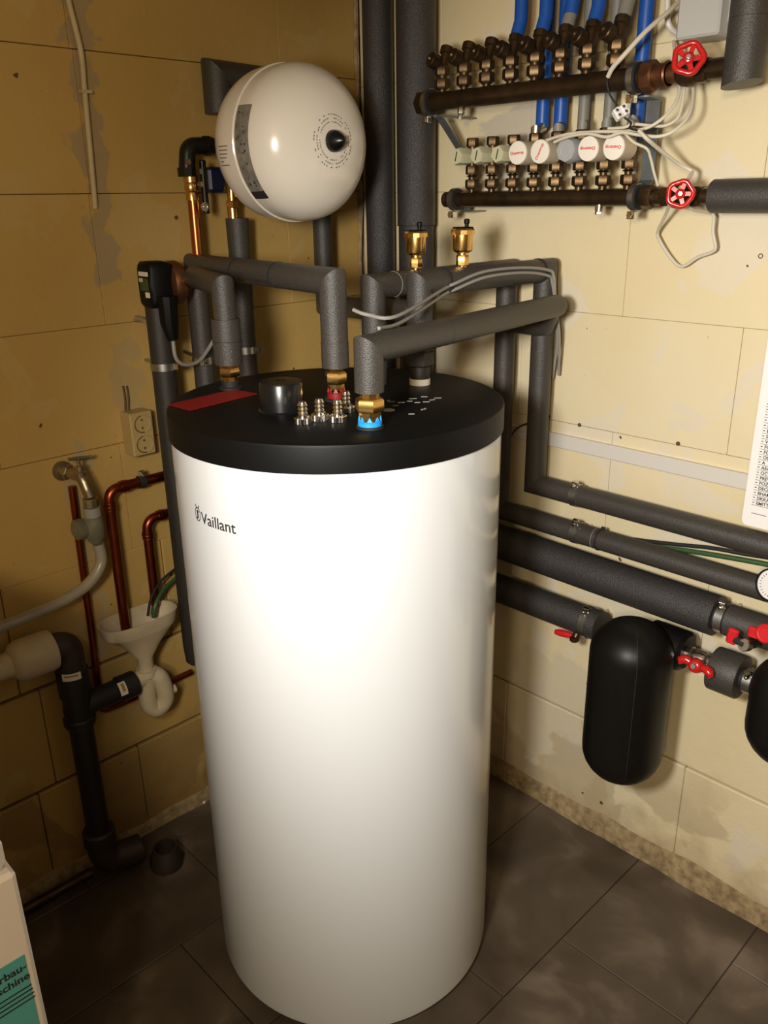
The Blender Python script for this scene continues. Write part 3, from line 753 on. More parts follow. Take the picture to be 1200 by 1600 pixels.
for k, ln in enumerate((1, 0.95, 0.9, 0.75, 0.4, 0.9)):
    a = math.radians(-2-2.7*k); h0, h1 = -0.052, -0.052+0.034*ln
    P = [on_back(a+da, h0+(h1-h0)*i/5) for i in range(6) for da in (0.006, -0.008)]
    mb._add(P, [(2*i, 2*i+1, 2*i+3, 2*i+2) for i in range(5)])
mb.build('back_print', 'ink_grey', shell)
mb = MB(); mb.box((0.0, VC.y-0.022, VC.z-0.06), (0.006, VC.y+0.07, VC.z+0.06)); mb.cyl((0.003, VC.y, VC.z), (VC.x-bd+0.01, VC.y, VC.z), 0.016)
mb.build('wall_bracket', 'steel_strip', t)

# grey foam elbow behind the vessel
e0 = lw(338, 160, 0.10)
t = thing('insulated_pipe', 'grey foam elbow with mitred corner tucked behind the white vessel', 'pipe', lw(344, 185, 0.045))
pz = lw(338, 118, 0.045)
sleeves(t, [V((pz.x, pz.y, pz.z-0.075)), pz, V((pz.x, pz.y+0.15, pz.z-0.004)), V((0.0, pz.y+0.15, pz.z-0.004))], 0.031, 'foam', 24)

# safety group: black elbow valve, blue body, lever, brass tails
t = thing('safety_valve', 'black and blue safety valve group beside the white vessel', 'valve', lw(305, 290, 0.06))
D0 = 0.075
mb = MB()
el = lw(292, 238, D0)
mb.tube(fillet([lw(331, 228, D0), lw(293, 228, D0), lw(292, 272, D0)], 0.022, 6), 0.0175, 16)
mb.lathe([(0.020, 0), (0.020, 0.016)], lw(318, 228, D0), lw(331, 228, D0)-lw(318, 228, D0), 8)
mb.lathe([(0.020, 0), (0.020, 0.018)], lw(291, 262, D0), (0, 0, -1), 8)
mb.build('valve_elbow', 'black_gloss', t)
MB().cyl(lw(331, 229, D0), lw(352, 230, D0), 0.012).build('copper_tail', 'copper_aged', t)
a, b = lw(318, 266, D0), lw(346, 296, D0)
MB().obox((a+b)/2, V((0.020, abs(a.y-b.y)/2, abs(a.z-b.z)/2+0.006)), ch=0.006).build('valve_body', 'navy', t)
a, b = lw(312, 250, D0+0.02), lw(327, 334, D0+0.02)
lev = MB().obox((a+b)/2, V((0.006, abs(a.y-b.y)/2-0.0005, abs(a.z-b.z)/2)), ch=0.002).build('lever', 'black_gloss', t)
q = lw(319.5, 323, D0+0.026); MB().lathe([(0.0095, 0), (0.0095, 0.002), (0.007, 0.002), (0.007, 0.0005), (0.0035, 0.0005), (0.003, 0.004), (0, 0.004)], q, (1, 0, 0), 20).build('lever_screw', 'chrome', lev)
q = lw(297, 274, D0); MB().lathe([(0.0155, 0), (0.0155, -0.014), (0.013, -0.016), (0.0145, -0.02), (0.0145, -0.03), (0.012, -0.034), (0.0135, -0.04), (0.0135, -0.05)], q, seg=18).build('brass_tail', 'brass', t)
for (px, py) in ((295, 253), (314, 268), (313, 288)):
    q = lw(px, py, D0+0.0195); MB().lathe([(0.0055, -0.004), (0.0055, 0.001), (0, 0.001)], q, (1, 0, 0), 12).build('cover_plate', 'tap_metal', t)
q = lw(362, 306, 0.062); MB().cyl(q+V((0, 0, 0.02)), q-V((0, 0, 0.012)), 0.010).build('brass_neck', 'brass', t)
mb = MB(); mb.hexn(q-V((0, 0, 0.010)), q-V((0, 0, 0.026)), 0.015); mb.cyl(q-V((0, 0, 0.024)), q-V((0, 0, 0.06)), 0.0125); mb.build('brass_nut', 'brass', t)
# bright copper pipe dropping from the safety valve
p0 = lw(299, 288, D0); t_ = MB().tube([p0, V((p0.x, p0.y, 1.445))], 0.0115, 16).build('copper_pipe', 'copper')
tag(t_, 'bright copper pipe dropping from the black safety valve', 'pipe')
# foam covered vertical pipes on the left wall
p3 = lw(376, 420, 0.062)
t = thing('insulated_pipe', 'grey foam vertical pipe under the brass nut of the safety valve', 'pipe', (p3.x, p3.y, 0.35))
zt3 = lw(368, 341, 0.062).z
MB().tube([V((p3.x, p3.y, 0.35)), V((p3.x, p3.y, zt3-0.10)), V((p3.x, p3.y, zt3))], [0.0245, 0.0245, 0.0265], 24).build('foam_sleeve', 'foam', t)
clamp(t, V((p3.x, p3.y, lw(390, 545, 0.062).z)), (0, 0, 1), 0.0245, lug=V((0.9, 0.4, 0)))
p4 = lw(506, 420, 0.062)
t = thing('insulated_pipe', 'grey foam pipe descending below the vessel and turning behind the tank risers', 'pipe', (p4.x, p4.y, 1.35))
zb4 = lw(506, 478, 0.062).z
sleeves(t, [V((0.0, p4.y, 1.66)), V((p4.x, p4.y, 1.66)), V((p4.x, p4.y, zb4)), V((0.612, -0.436, vz(648, 488, 0.612, -0.436)))], 0.0235, 'foam', 22)
p1 = lw(250, 520, 0.084)
t = thing('insulated_pipe', 'dark foam vertical pipe hanging below the circulation pump, held by a studded clamp', 'pipe', (p1.x, p1.y, 0.45))
zb1 = lw(296, 1040, 0.084).z
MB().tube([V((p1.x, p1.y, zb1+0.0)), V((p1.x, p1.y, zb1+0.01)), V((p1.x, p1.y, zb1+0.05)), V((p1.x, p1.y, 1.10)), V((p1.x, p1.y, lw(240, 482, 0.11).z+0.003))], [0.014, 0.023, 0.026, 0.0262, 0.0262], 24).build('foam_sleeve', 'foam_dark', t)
zc1 = lw(253, 572, 0.084).z
clamp(t, V((p1.x, p1.y, zc1)), (0, 0, 1), 0.0262, lug=V((0.9, 0.45, 0)), stud=lw(227, 562, 0))
# circulation pump
pc = lw(290, 443, 0.12)
t = thing('circulation_pump', 'black circulation pump with copper housing and a small labelled head', 'pump', pc-V((0, 0, 0.06)))
ya, yb = lw(235, 440, 0.125).y, lw(274, 440, 0.125).y
zt_, zb_2 = lw(240, 408, 0.11).z, lw(240, 482, 0.11).z
mb = MB()
n = 16; P = []
def rr(y, hx, hz_, cx, cz, k=0.35):
    out = []
    for i in range(24):
        a = 2*PI*i/24; c_, s_ = math.cos(a), math.sin(a); e = 2/5.0
        out.append(V((cx+hx*math.copysign(abs(c_)**e, c_), y, cz+hz_*math.copysign(abs(s_)**e, s_))))
    return out
cz = (zt_+zb_2)/2; hz2 = (zt_-zb_2)/2
rings = [rr(ya, 0.024, hz2*0.90, 0.098, cz), rr(ya+0.006, 0.030, hz2, 0.098, cz), rr(yb-0.02, 0.032, hz2, 0.098, cz), rr(yb, 0.028, hz2*0.85, 0.10, cz)]
P = [p for r in rings for p in r]; Fs = [(k*24+i, k*24+(i+1) % 24, (k+1)*24+(i+1) % 24, (k+1)*24+i) for k in range(3) for i in range(24)]
Fs += [tuple(range(23, -1, -1)), tuple(range(72, 96))]
mb._add(P, Fs)
hd = mb.build('electronics_head', 'black_plastic', t, sharp=45)
q0 = V((0.098, ya-0.0004, cz))
MB().box((0.083, ya-0.0012, cz-0.012), (0.116, ya, cz+0.014)).build('display', 'green_lcd', hd)
MB().box((0.081, ya-0.0012, cz+0.018), (0.117, ya, cz+0.027)).build('name_label', 'white_plastic', hd)
MB().box((0.081, ya-0.0012, cz+0.006), (0.096, ya-0.0002, cz+0.014)).build('small_label', 'white_plastic', hd)
MB().box((0.101, ya-0.0014, cz-0.025), (0.117, ya, cz-0.014)).build('rating_label', 'white_plastic', hd)
mb = MB(); a = lw(262, 478, 0.136); b = lw(262, 532, 0.136)
mb.tube([V((a.x, a.y, a.z+0.02)), V((a.x, a.y, (a.z+b.z)/2)), V((b.x, a.y+0.004, b.z))], [0.021, 0.019, 0.012], 10).build('plug', 'black_plastic', hd)
yc = lw(290, 445, 0.10).y
MB().lathe([(0.030, 0), (0.042, 0.006), (0.046, 0.014), (0.046, 0.028), (0.040, 0.036), (0.030, 0.042)], V((0.10, yb-0.012, cz)), (0, 1, 0), 28).build('pump_housing', 'copper_dull', t)
mb = MB(); pe2 = V((pe.x, pe.y, z1))
mb.tube([V((0.10, yb+0.01, cz)), V((0.105, yb+0.035, cz)), pe2+(xyz(F1, z1)-pe2)*0.1], 0.017, 14).build('pump_outlet', 'copper_aged', t)
MB().tube([V((0.10, yb-0.03, cz-0.02)), V((0.092, p1.y+0.02, cz-0.035)), V((p1.x, p1.y, zb_2-0.012))], 0.020, 14).build('pump_inlet', 'copper_aged', t)
cw = smooth([V((b.x, a.y+0.004, b.z)), lw(275, 560, 0.135), lw(290, 570, 0.13), lw(312, 563, 0.12), lw(330, 538, 0.11), lw(340, 520, 0.12)], 6)
tag(MB().tube(cw, 0.0042, 10).build('pump_cable', 'cable_grey'), 'dark cable looping from the pump plug behind the pipes', 'cable')

q0 = lw(212, 498, 0.0); tag(MB().tube([q0, V((0.02, q0.y+0.004, q0.z)), V((p1.x-0.02, p1.y-0.012, q0.z-0.004))], [0.008, 0.006, 0.006], 10).build('wall_peg', 'cement'), 'short wall peg behind the pipe under the pump', 'peg')
# ------------------------------------------------------------------ socket
fy0, fy1 = lw(206, 680, 0.046).y, lw(241, 676, 0.046).y; sz1, sz0 = lw(222, 644, 0.046).z, lw(224, 712, 0.046).z
sc_ = V((0.023, (fy0+fy1)/2, (sz0+sz1)/2)); hy, hh = (fy1-fy0)/2, (sz1-sz0)/2
t = thing('wall_socket', 'beige double wall socket mounted on the left wall', 'socket', V((0, sc_.y, sz0)))
MB().obox(sc_, V((0.0235, hy, hh)), ch=0.003).build('housing', 'socket', t)
for k in (1, -1):
    c = V((0.0465, sc_.y, sc_.z+k*hh*0.47)); rr_ = hy*0.78
    ins = MB().lathe([(rr_, 0.0), (rr_, 0.0022), (rr_*0.9, 0.0022), (rr_*0.86, 0.0006), (rr_*0.15, 0.0006), (rr_*0.14, 0.0014), (0, 0.0014)], c, (1, 0, 0), 28).build('socket_well', 'socket', t)
    mb = MB()
    for s in (1, -1): mb.lathe([(0.0028, 0), (0.0028, 0.0005)], c+V((0.0007, 0.0, s*rr_*0.42)), (1, 0, 0), 12)
    mb.tube([c+V((0.0012, rr_*0.9*math.cos(i*PI/10+PI*0.55), rr_*0.9*math.sin(i*PI/10+PI*0.55))) for i in range(11)], 0.0016, 6)
    mb.build('pin_hole', 'socket_dark', ins)
for k, (x0, x1) in enumerate(((196, 192), (201, 198))):
    q0, q1 = lw(x0, 641, 0.006), lw(x1, 603, 0.004)
    tag(MB().tube(smooth([q0, q0.lerp(q1, 0.5)+V((0, 0.002, 0)), q1], 4), 0.0022, 8).build('supply_wire', 'socket_dark'), ('thin old wire entering the beige socket top on the tap side', 'thin old wire entering the beige socket top on the foam pipe side')[k], 'wire', 'supply wires over the socket')

# ------------------------------------------------------------------ water tap with hose
t = thing('water_tap', 'old metal water tap with a T handle on the left wall', 'tap', lw(98, 738, 0))
mb = MB()
a0_ = lw(96, 735, 0.0); a1_ = lw(116, 741, 0.03); a2_ = lw(128, 745, 0.055); a3_ = lw(136, 765, 0.065); a4_ = lw(141, 776, 0.068)
mb.tube(fillet([a0_, a1_, a2_, a3_, a4_], 0.02, 5), 0.0125, 16); mb.hexn(a0_.lerp(a1_, 0.25), a0_.lerp(a1_, 0.6), 0.017)
mb.cyl(a0_, a0_+V((0.006, 0, 0)), 0.022)
mb.build('tap_body', 'tap_metal', t)
st = lw(125, 738, 0.052); tp = lw(123, 716, 0.052)
mb = MB(); mb.lathe([(0.013, 0), (0.013, 0.012), (0.009, 0.016), (0.009, 0.026), (0.004, 0.028)], st-V((0, 0, 0.012)), seg=16); mb.cyl(st, V((st.x, st.y, tp.z)), 0.004); mb.build('tap_stem', 'tap_metal', t)
ha, hb = lw(107, 718, 0.052), lw(141, 714, 0.052)
MB().tube([ha, ha.lerp(hb, 0.1), ha.lerp(hb, 0.5), ha.lerp(hb, 0.9), hb], [0.0045, 0.0035, 0.005, 0.0035, 0.0045], 12).build('tap_handle', 'zinc', t)
c = lw(141, 778, 0.068); c2_ = lw(143, 792, 0.068); MB().hexn(c, c2_, 0.0165, 0.002, 10).build('tap_nut', 'tap_metal', t)
t = thing('garden_hose', 'translucent grey hose with a cloudy connector hanging from the tap', 'hose', lw(110, 930, 0.07))
c3_ = lw(145, 806, 0.068); MB().cyl(c2_, c3_, 0.0185, seg=18).build('hose_coupling', 'cable_grey', t)
b0 = lw(144, 805, 0.068); b1 = lw(147, 856, 0.072); bl = lw(122, 828, 0.06)
mb = MB(); mb.lathe([(0.014, 0), (0.021, -0.008), (0.023, -0.03), (0.021, -0.05), (0.012, -0.064)], b0, seg=20); mb.lathe([(0.010, 0), (0.022, 0.006), (0.024, 0.02), (0.018, 0.034), (0.010, 0.04)], bl-V((0, 0.012, 0.0)), (0, 1, 0), 20)
mb.build('check_valve', 'hose_valve', t)
hp = [lw(154, 850, 0.072), lw(158, 880, 0.075), lw(138, 912, 0.08), lw(100, 938, 0.085), lw(45, 962, 0.09), lw(-10, 984, 0.095), lw(-90, 1020, 0.10), lw(-200, 1100, 0.12)]
MB().tube(smooth(hp, 7), 0.0125, 16).build('hose_tube', 'hose', t)

# ------------------------------------------------------------------ copper pipes at the funnel
def copper(name, lab, path, r=0.0112, m='copper_aged', fr=0.030, coll=True):
    t = thing(name, lab, 'pipe', V(path[-1])); MB().tube(fillet(path, fr, 7), r, 18).build('pipe_run', m, t)
    if coll:
        for i in range(1, len(path)-1):
            for q in (path[i-1], path[i+1]):
                d = (V(q)-V(path[i])).normalized(); p = V(path[i])+d*0.030
                mb = MB(); mb.cyl(p, p+d*0.016, r+0.0018, seg=18); mb.torus(p+d*0.017, d, r+0.0006, 0.0016, 18, 6); mb.torus(p+d*0.008, d, r+0.0018, 0.0014, 18, 6); mb.build('solder_collar', m, t)
    return t
D1 = 0.040
c1a, c1b = lw(266, 741, D1), lw(168, 764, D1)
c1z = c1a.z
t = copper('copper_pipe', 'copper pipe with a clamp bending down from the left wall into the white funnel', [V((D1, -0.64, c1z)), V((D1, c1b.y, c1z)), V((D1, c1b.y-0.003, lw(190, 985, D1).z))], 0.0118)
pcl = lw(221, 752, D1); cc = clamp(t, V((D1, pcl.y, c1z)), (0, 1, 0), 0.0130, lug=V((0.2, 0, 1)), m='black_rubber', wdt=0.007)
c2a, c2b = lw(268, 800, D1), lw(228, 812, D1)
copper('copper_pipe', 'shorter copper pipe bending down into the white funnel beside the green cable', [V((D1, -0.66, c2a.z)), V((D1, c2b.y, c2a.z)), V((D1, c2b.y-0.002, lw(240, 946, D1).z))], 0.0112)
c3 = [lw(112, 760, 0.012), lw(126, 862, 0.014), lw(146, 985, 0.016), lw(156, 1080, 0.018), lw(158, 1112, 0.020)]
c3 = [V((q.x, c3[0].y+(c3[-1].y-c3[0].y)*i/4-0.0, q.z)) for i, q in enumerate(c3)]
e3 = lw(236, 1092, 0.020)
copper('copper_pipe', 'dark old copper pipe set into the left wall behind the tap', [c3[0], c3[2], c3[4], V((0.02, e3.y, c3[4].z-0.002)), V((0.02, e3.y+0.12, c3[4].z))], 0.0082, 'copper_aged', 0.022, False)
q = lw(225, 1093, 0.022); 

# ------------------------------------------------------------------ drain funnel, trap and waste pipe
DF = 0.066
fa, fb = lw(157, 988, DF), lw(271, 938, DF); zf = (fa.z+fb.z)/2; yf = (fa.y+fb.y)/2; hl = (fb.y-fa.y)/2
nk = lw(228, 1040, DF)
t = thing('drain_funnel', 'white oblong plastic drain funnel with an S shaped trap below', 'funnel', (DF, nk.y, nk.z-0.12))
def oval(z, hy_, hx_, yc_, xc_=DF, n=40, e=0.75):
    out = []
    for i in range(n):
        a = 2*PI*i/n; c_, s_ = math.cos(a), math.sin(a)
        out.append(V((xc_+hx_*math.copysign(abs(s_)**e, s_), yc_+hy_*math.copysign(abs(c_)**e, c_), z)))
    return out
sec = [oval(zf, hl-0.003, 0.047, yf), oval(zf, hl, 0.050, yf), oval(zf-0.030, hl-0.006, 0.047, yf), oval(zf-0.036, hl-0.016, 0.044, yf+0.004), oval(zf-0.075, hl*0.45, 0.030, yf+0.6*(nk.y-yf)), oval(nk.z+0.025, 0.019, 0.019, nk.y, e=1), oval(nk.z-0.012, 0.0185, 0.0185, nk.y, e=1),
       oval(nk.z-0.012, 0.016, 0.016, nk.y, e=1), oval(nk.z+0.026, 0.0165, 0.0165, nk.y, e=1), oval(zf-0.074, hl*0.43, 0.028, yf+0.6*(nk.y-yf)), oval(zf-0.035, hl-0.019, 0.041, yf+0.004), oval(zf-0.029, hl-0.009, 0.044, yf)]
P = [p for s in sec for p in s]; n = 40; k_ = len(sec)
Fs = [(a*n+i, a*n+(i+1) % n, ((a+1) % k_)*n+(i+1) % n, ((a+1) % k_)*n+i) for a in range(k_) for i in range(n)]
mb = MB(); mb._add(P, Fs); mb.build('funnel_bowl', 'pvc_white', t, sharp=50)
tb = lw(246, 1098, DF); tl = lw(222, 1062, DF)
zl_ = tl.z; n0 = V((DF, nk.y, nk.z-0.008))
pth = [n0, V((DF, nk.y+0.002, nk.z-0.020)), V((DF+0.012, nk.y+0.026, nk.z-0.040)), V((DF+0.012, nk.y+0.034, nk.z-0.10)), V((DF+0.004, nk.y+0.012, nk.z-0.125)), V((DF, nk.y-0.006, nk.z-0.10)), V((DF, nk.y-0.006, zl_)), V((DF, tl.y-0.028, zl_))]
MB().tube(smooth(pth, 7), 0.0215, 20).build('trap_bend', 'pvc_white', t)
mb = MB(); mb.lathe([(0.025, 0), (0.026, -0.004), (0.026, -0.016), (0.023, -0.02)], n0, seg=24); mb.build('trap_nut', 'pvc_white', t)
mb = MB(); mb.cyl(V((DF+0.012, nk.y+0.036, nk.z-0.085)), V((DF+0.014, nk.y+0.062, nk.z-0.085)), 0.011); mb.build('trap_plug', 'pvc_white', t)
# waste pipe
wy = lw(131, 1160, DF).y; t = thing('waste_pipe', 'black plastic waste pipe with a tee, standing against the left wall', 'waste pipe', (DF, wy, 0.0))
zt0 = lw(115, 1052, DF).z; zel = lw(118, 1012, DF).z
zj_ = lw(125, 1122, DF).z
MB().cyl(V((DF, wy, 0.09)), V((DF, wy, zj_)), 0.0275, seg=24).build('waste_stack', 'waste_black', t)
MB().lathe([(0.030, 0.0), (0.0365, 0.004), (0.0365, 0.016), (0.033, 0.02)], V((DF, wy, zj_-0.012)), seg=28).build('socket_ring', 'waste_black', t)
MB().lathe([(0.0290, -0.004), (0.0340, -0.003), (0.0340, 0.002)], V((DF, wy, zj_-0.011)), seg=28).build('seal_ring', 'brass_aged', t)
mb = MB(); mb.lathe([(0.031, zj_), (0.033, zj_+0.03), (0.031, zl_-0.03), (0.031, zl_+0.035), (0.036, zl_+0.038), (0.036, zt0+0.012), (0.032, zt0+0.015)], V((DF, wy, 0)), seg=28)
mb.tube([V((DF, wy, zl_)), V((DF, tl.y-0.040, zl_))], 0.027, 24); mb.lathe([(0.027, 0), (0.0315, 0.004), (0.0315, 0.045), (0.029, 0.048)], V((DF, tl.y-0.066, zl_)), (0, 1, 0), 28)
mb.build('tee_branch', 'waste_black', t)
MB().tube(fillet([V((DF, wy, zt0)), V((DF, wy, zel+0.018)), V((DF, wy-0.055, zel+0.018))], 0.035, 8), 0.032, 28).build('top_elbow', 'waste_brown', t)
for (px, py, w2) in ((112, 1060, 0.018), (193, 1050, 0.010)):
    if w2 > 0.015:
        c = lw(px, py, DF+0.036)
        P = []; Fs = []; z_c = c.z
        for i in range(7):
            a = math.radians(-58+i*11); P += [V((DF+0.0366*math.cos(a), wy+0.0366*math.sin(a), z_c+0.009)), V((DF+0.0366*math.cos(a), wy+0.0366*math.sin(a), z_c-0.009))]
        Fs = [(2*i, 2*i+1, 2*i+3, 2*i+2) for i in range(6)]
        m2_ = MB(); m2_._add(P, Fs); lbx = m2_.build('pipe_label', 'white_plastic', t)
        P = []
        for i in range(7):
            a = math.radians(-50+i*8); P += [V((DF+0.037*math.cos(a), wy+0.037*math.sin(a), z_c+0.005)), V((DF+0.037*math.cos(a), wy+0.037*math.sin(a), z_c+0.0005))]
        m2_ = MB(); m2_._add(P, Fs); m2_.build('label_stripe', 'cardboard', lbx)
    else:
        yl = lw(px, py, DF+0.028).y-0.006; P = []
        for i in range(6):
            a = math.radians(60-i*12); P += [V((DF+0.0321*math.cos(a), yl-0.009, zl_+0.0321*math.sin(a))), V((DF+0.0321*math.cos(a), yl+0.009, zl_+0.0321*math.sin(a)))]
        m2_ = MB(); m2_._add(P, [(2*i, 2*i+1, 2*i+3, 2*i+2) for i in range(5)]); lbx = m2_.build('pipe_label', 'white_plastic', t)
        P = []
        for i in range(4):
            a = math.radians(52-i*12); P += [V((DF+0.0324*math.cos(a), yl-0.003, zl_+0.0324*math.sin(a))), V((DF+0.0324*math.cos(a), yl+0.005, zl_+0.0324*math.sin(a)))]
        m2_ = MB(); m2_._add(P, [(2*i, 2*i+1, 2*i+3, 2*i+2) for i in range(3)]); m2_.build('label_stripe', 'cardboard', lbx)
mb = MB(); mb.tube(fillet([V((DF, wy, 0.14)), V((DF, wy, 0.045)), V((DF+0.02, wy+0.09, 0.042))], 0.05, 8), 0.034, 24); mb.lathe([(0.036, 0.10), (0.039, 0.105), (0.039, 0.14), (0.035, 0.145)], V((DF, wy, 0)), seg=24)
mb.build('foot_bend', 'waste_brown', t)
# white pvc reducer and pipe running left
zz = zel+0.018; ra, rb = lw(90, 1040, DF).y, lw(28, 1040, DF).y
t = thing('pvc_pipe', 'white plastic pipe with a wide reducer leading into the black waste elbow', 'pipe', (DF, rb, zz-0.04))
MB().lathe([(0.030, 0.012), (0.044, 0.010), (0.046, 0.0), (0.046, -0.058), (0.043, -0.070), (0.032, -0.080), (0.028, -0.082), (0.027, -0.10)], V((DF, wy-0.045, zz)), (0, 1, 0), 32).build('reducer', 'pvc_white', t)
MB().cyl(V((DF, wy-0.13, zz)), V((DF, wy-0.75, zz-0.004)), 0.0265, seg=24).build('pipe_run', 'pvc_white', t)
# green cable tied at the funnel
gp = [lw(240, 965, 0.064), lw(243, 945, 0.064), lw(255, 922, 0.050), lw(275, 903, 0.040), lw(292, 890, 0.034), lw(310, 880, 0.030)]
tag(MB().tube(smooth(gp, 6), 0.0050, 10).build('earth_cable', 'green_cable'), 'green earth cable rising from the white funnel behind the tank', 'cable')
gp2 = [lw(231, 962, 0.064), lw(236, 935, 0.064), lw(249, 911, 0.052), lw(271, 891, 0.042), lw(291, 879, 0.036), lw(308, 870, 0.032)]
tag(MB().tube(smooth(gp2, 6), 0.0032, 10).build('black_cable', 'black_rubber'), 'thin black cable rising from the white funnel beside the green one', 'cable')
# cream cable down the upper left wall
cp = [lw(98, -60, 0.012), lw(107, 0, 0.010), lw(117, 40, 0.010), lw(127, 85, 0.009), lw(132, 140, 0.008), lw(139, 215, 0.008), lw(145, 280, 0.008), lw(149, 326, 0.004)]
t = thing('wall_cable', 'cream electric cable clipped down the upper left wall', 'cable', cp[-1])
MB().tube(smooth(cp, 5), 0.0055, 12).build('cable_run', 'cable_cream', t)
q = lw(133, 143, 0.012); MB().box(q+V((-0.012, -0.009, -0.003)), q+V((0.003, 0.014, 0.003))).build('cable_clip', 'cable_cream', t)
# copper heating pipes along the floor at the left wall
fp = [hz(28, 1440, 0.03), hz(120, 1382, 0.03), hz(200, 1328, 0.03)]
tag(MB().cyl(V((0.055, -1.7, 0.022)), V((0.055, wy-0.032, 0.022)), 0.013, seg=14).build('copper_pipe', 'bar_aged'), 'dull copper pipe lying along the foot of the left wall', 'pipe')
q = V((0.16, wy+0.10, 0)); 
tag(MB().lathe([(0.040, 0.0), (0.042, 0.02), (0.034, 0.04), (0.030, 0.055), (0.026, 0.055), (0.026, 0.03), (0, 0.03)], V((DF+0.077, wy+0.127, 0)), seg=24).build('pipe_cap', 'waste_brown'), 'brown plastic pipe cap on the floor at the foot of the waste pipe', 'pipe cap')
# debris in the dark corner
for (px, py, r, lab) in ((318, 1254, 0.007, 'small white plaster crumb on the dark floor behind the tank'), (277, 1274, 0.005, 'tiny plaster crumb on the dark floor near the waste pipe')):
    p = hz(px, py, 0); mb = MB(); pr = [(0, 0), (r*0.9, 0.0), (r, r*0.5), (r*0.6, r), (0, r*1.1)]
    tag(mb.lathe(pr, p, seg=7).build('plaster_crumb', 'placard'), lab, 'debris')

# ================================================================== UNDERFLOOR HEATING MANIFOLDS ON THE RIGHT WALL
DU, DLW = 0.125, 0.095
pu0, pu1 = rw(668, 160, DU), rw(1000, 122, DU); zu = (pu0.z+pu1.z)/2
pl0, pl1 = rw(708, 312, DLW), rw(990, 308, DLW); zlw = (pl0.z+pl1.z)/2
def handwheel(parent, c, axis, R):
    c, axis = V(c), V(axis).normalized(); mb = MB(); u, v = perp(axis)
    mb.torus(c, axis, R, R*0.21, 40, 10, wav=0.06, nw=5)
    mb.lathe([(R*0.42, -R*0.14), (R*0.42, R*0.10), (R*0.30, R*0.2), (0, R*0.2)], c, axis, 16)
    for k in range(5):
        a = 2*PI*k/5; d = u*math.cos(a)+v*math.sin(a); s = axis.cross(d)
        mb.obox(c+d*R*0.65, V((R*0.34, R*0.17, R*0.09)), d, s, axis)
    wh = mb.build('handwheel', 'red_wheel', parent, sharp=50)
    mb = MB(); mb.hexn(c+axis*R*0.2, c+axis*R*0.34, R*0.2, 0.0008); mb.lathe([(R*0.1, R*0.34), (R*0.1, R*0.42), (0, R*0.42)], c, axis, 10); mb.build('wheel_nut', 'zinc', wh)
    return wh
def bar_clamp(parent, c, r):
    c = V(c); mb = MB(); mb.tube([c-V((0.009, 0, 0)), c+V((0.009, 0, 0))], r+0.007, 28); k = mb.build('pipe_clamp', 'black_rubber', parent)
    mb = MB(); mb.tube([c-V((0.0055, 0, 0)), c+V((0.0055, 0, 0))], r+0.0090, 28); mb.build('clamp_band', 'zinc', k)
    mb = MB(); q = c+V((0, -0.010, -(r+0.016))); mb.obox(q, V((0.008, 0.007, 0.007)), ch=0.001); mb.hexn(q-V((0, 0.006, 0)), q-V((0, 0.012, 0)), 0.006); mb.build('clamp_screw', 'chrome', k)
# ---- upper manifold
t = thing('manifold', 'upper brown heating manifold bar with a row of valves and a red handwheel', 'manifold', V((pu0.x, -DU, zu-0.03)))
mu = t
RU = 0.0185
MB().cyl(V((pu0.x+0.004, -DU, zu)), V((pu1.x+0.01, -DU, zu)), RU, seg=28).build('bar', 'bar_aged', t)
mb = MB(); mb.hexn(V((pu0.x-0.024, -DU, zu)), V((pu0.x-0.002, -DU, zu)), 0.0245, 0.003, 6); mb.build('end_cap', 'bar_aged', t)
bar_clamp(t, V((pu0.x+0.008, -DU, zu)), RU); xcu = rw(994, 122, DU).x; bar_clamp(t, V((xcu, -DU, zu)), RU)
q = rw(723, 178, DU); mb = MB(); mb.hexn(V((q.x, -DU-0.004, zu-RU+0.002)), V((q.x, -DU-0.006, zu-RU-0.012)), 0.008); mb.hexn(V((q.x, -DU-0.006, zu-RU-0.010)), V((q.x, -DU-0.008, zu-RU-0.022)), 0.006); mb.build('drain_plug', 'chrome', t)
# fittings to the right, gate valve, tail
xs = [rw(x, 115, DU).x for x in (1003, 1026, 1046, 1060, 1092, 1110, 1170)]
mb = MB(); mb.hexn(V((xs[0]+0.004, -DU, zu)), V((xs[1], -DU, zu)), 0.0265, 0.003, 8); mb.build('union_nut', 'copper_dull', t)
mb = MB(); mb.cyl(V((xs[1]-0.002, -DU, zu)), V((xs[2], -DU, zu)), 0.019); mb.lathe([(0.021, 0), (0.0225, 0.003), (0.021, 0.006)], V((xs[2]-0.006, -DU, zu)), (1, 0, 0), 20); mb.cyl(V((xs[2]-0.002, -DU, zu)), V((xs[3]+0.01, -DU, zu)), 0.0155); mb.build('copper_nipple', 'copper_dull', t)
vb = MB(); vb.lathe([(0.016, 0), (0.022, 0.008), (0.024, 0.02), (0.022, 0.032), (0.016, 0.04)], V((xs[3], -DU, zu)), (1, 0, 0), 20); vb.hexn(V((xs[5]-0.022, -DU, zu)), V((xs[5]-0.004, -DU, zu)), 0.022, 0.002)
hw = rw(1076, 91, 0.185); ax = (hw-V((xs[3]+0.02, -DU, zu))).normalized()
vb.cyl(V((xs[3]+0.02, -DU, zu)), hw, 0.009, seg=14); vb.build('gate_valve', 'brass_aged', t)
handwheel(t, hw, ax, 0.0225)
MB().cyl(V((xs[5]-0.006, -DU, zu)), V((xs[6], -DU, zu)), 0.0165, seg=20).build('steel_tail', 'bar_aged', t)
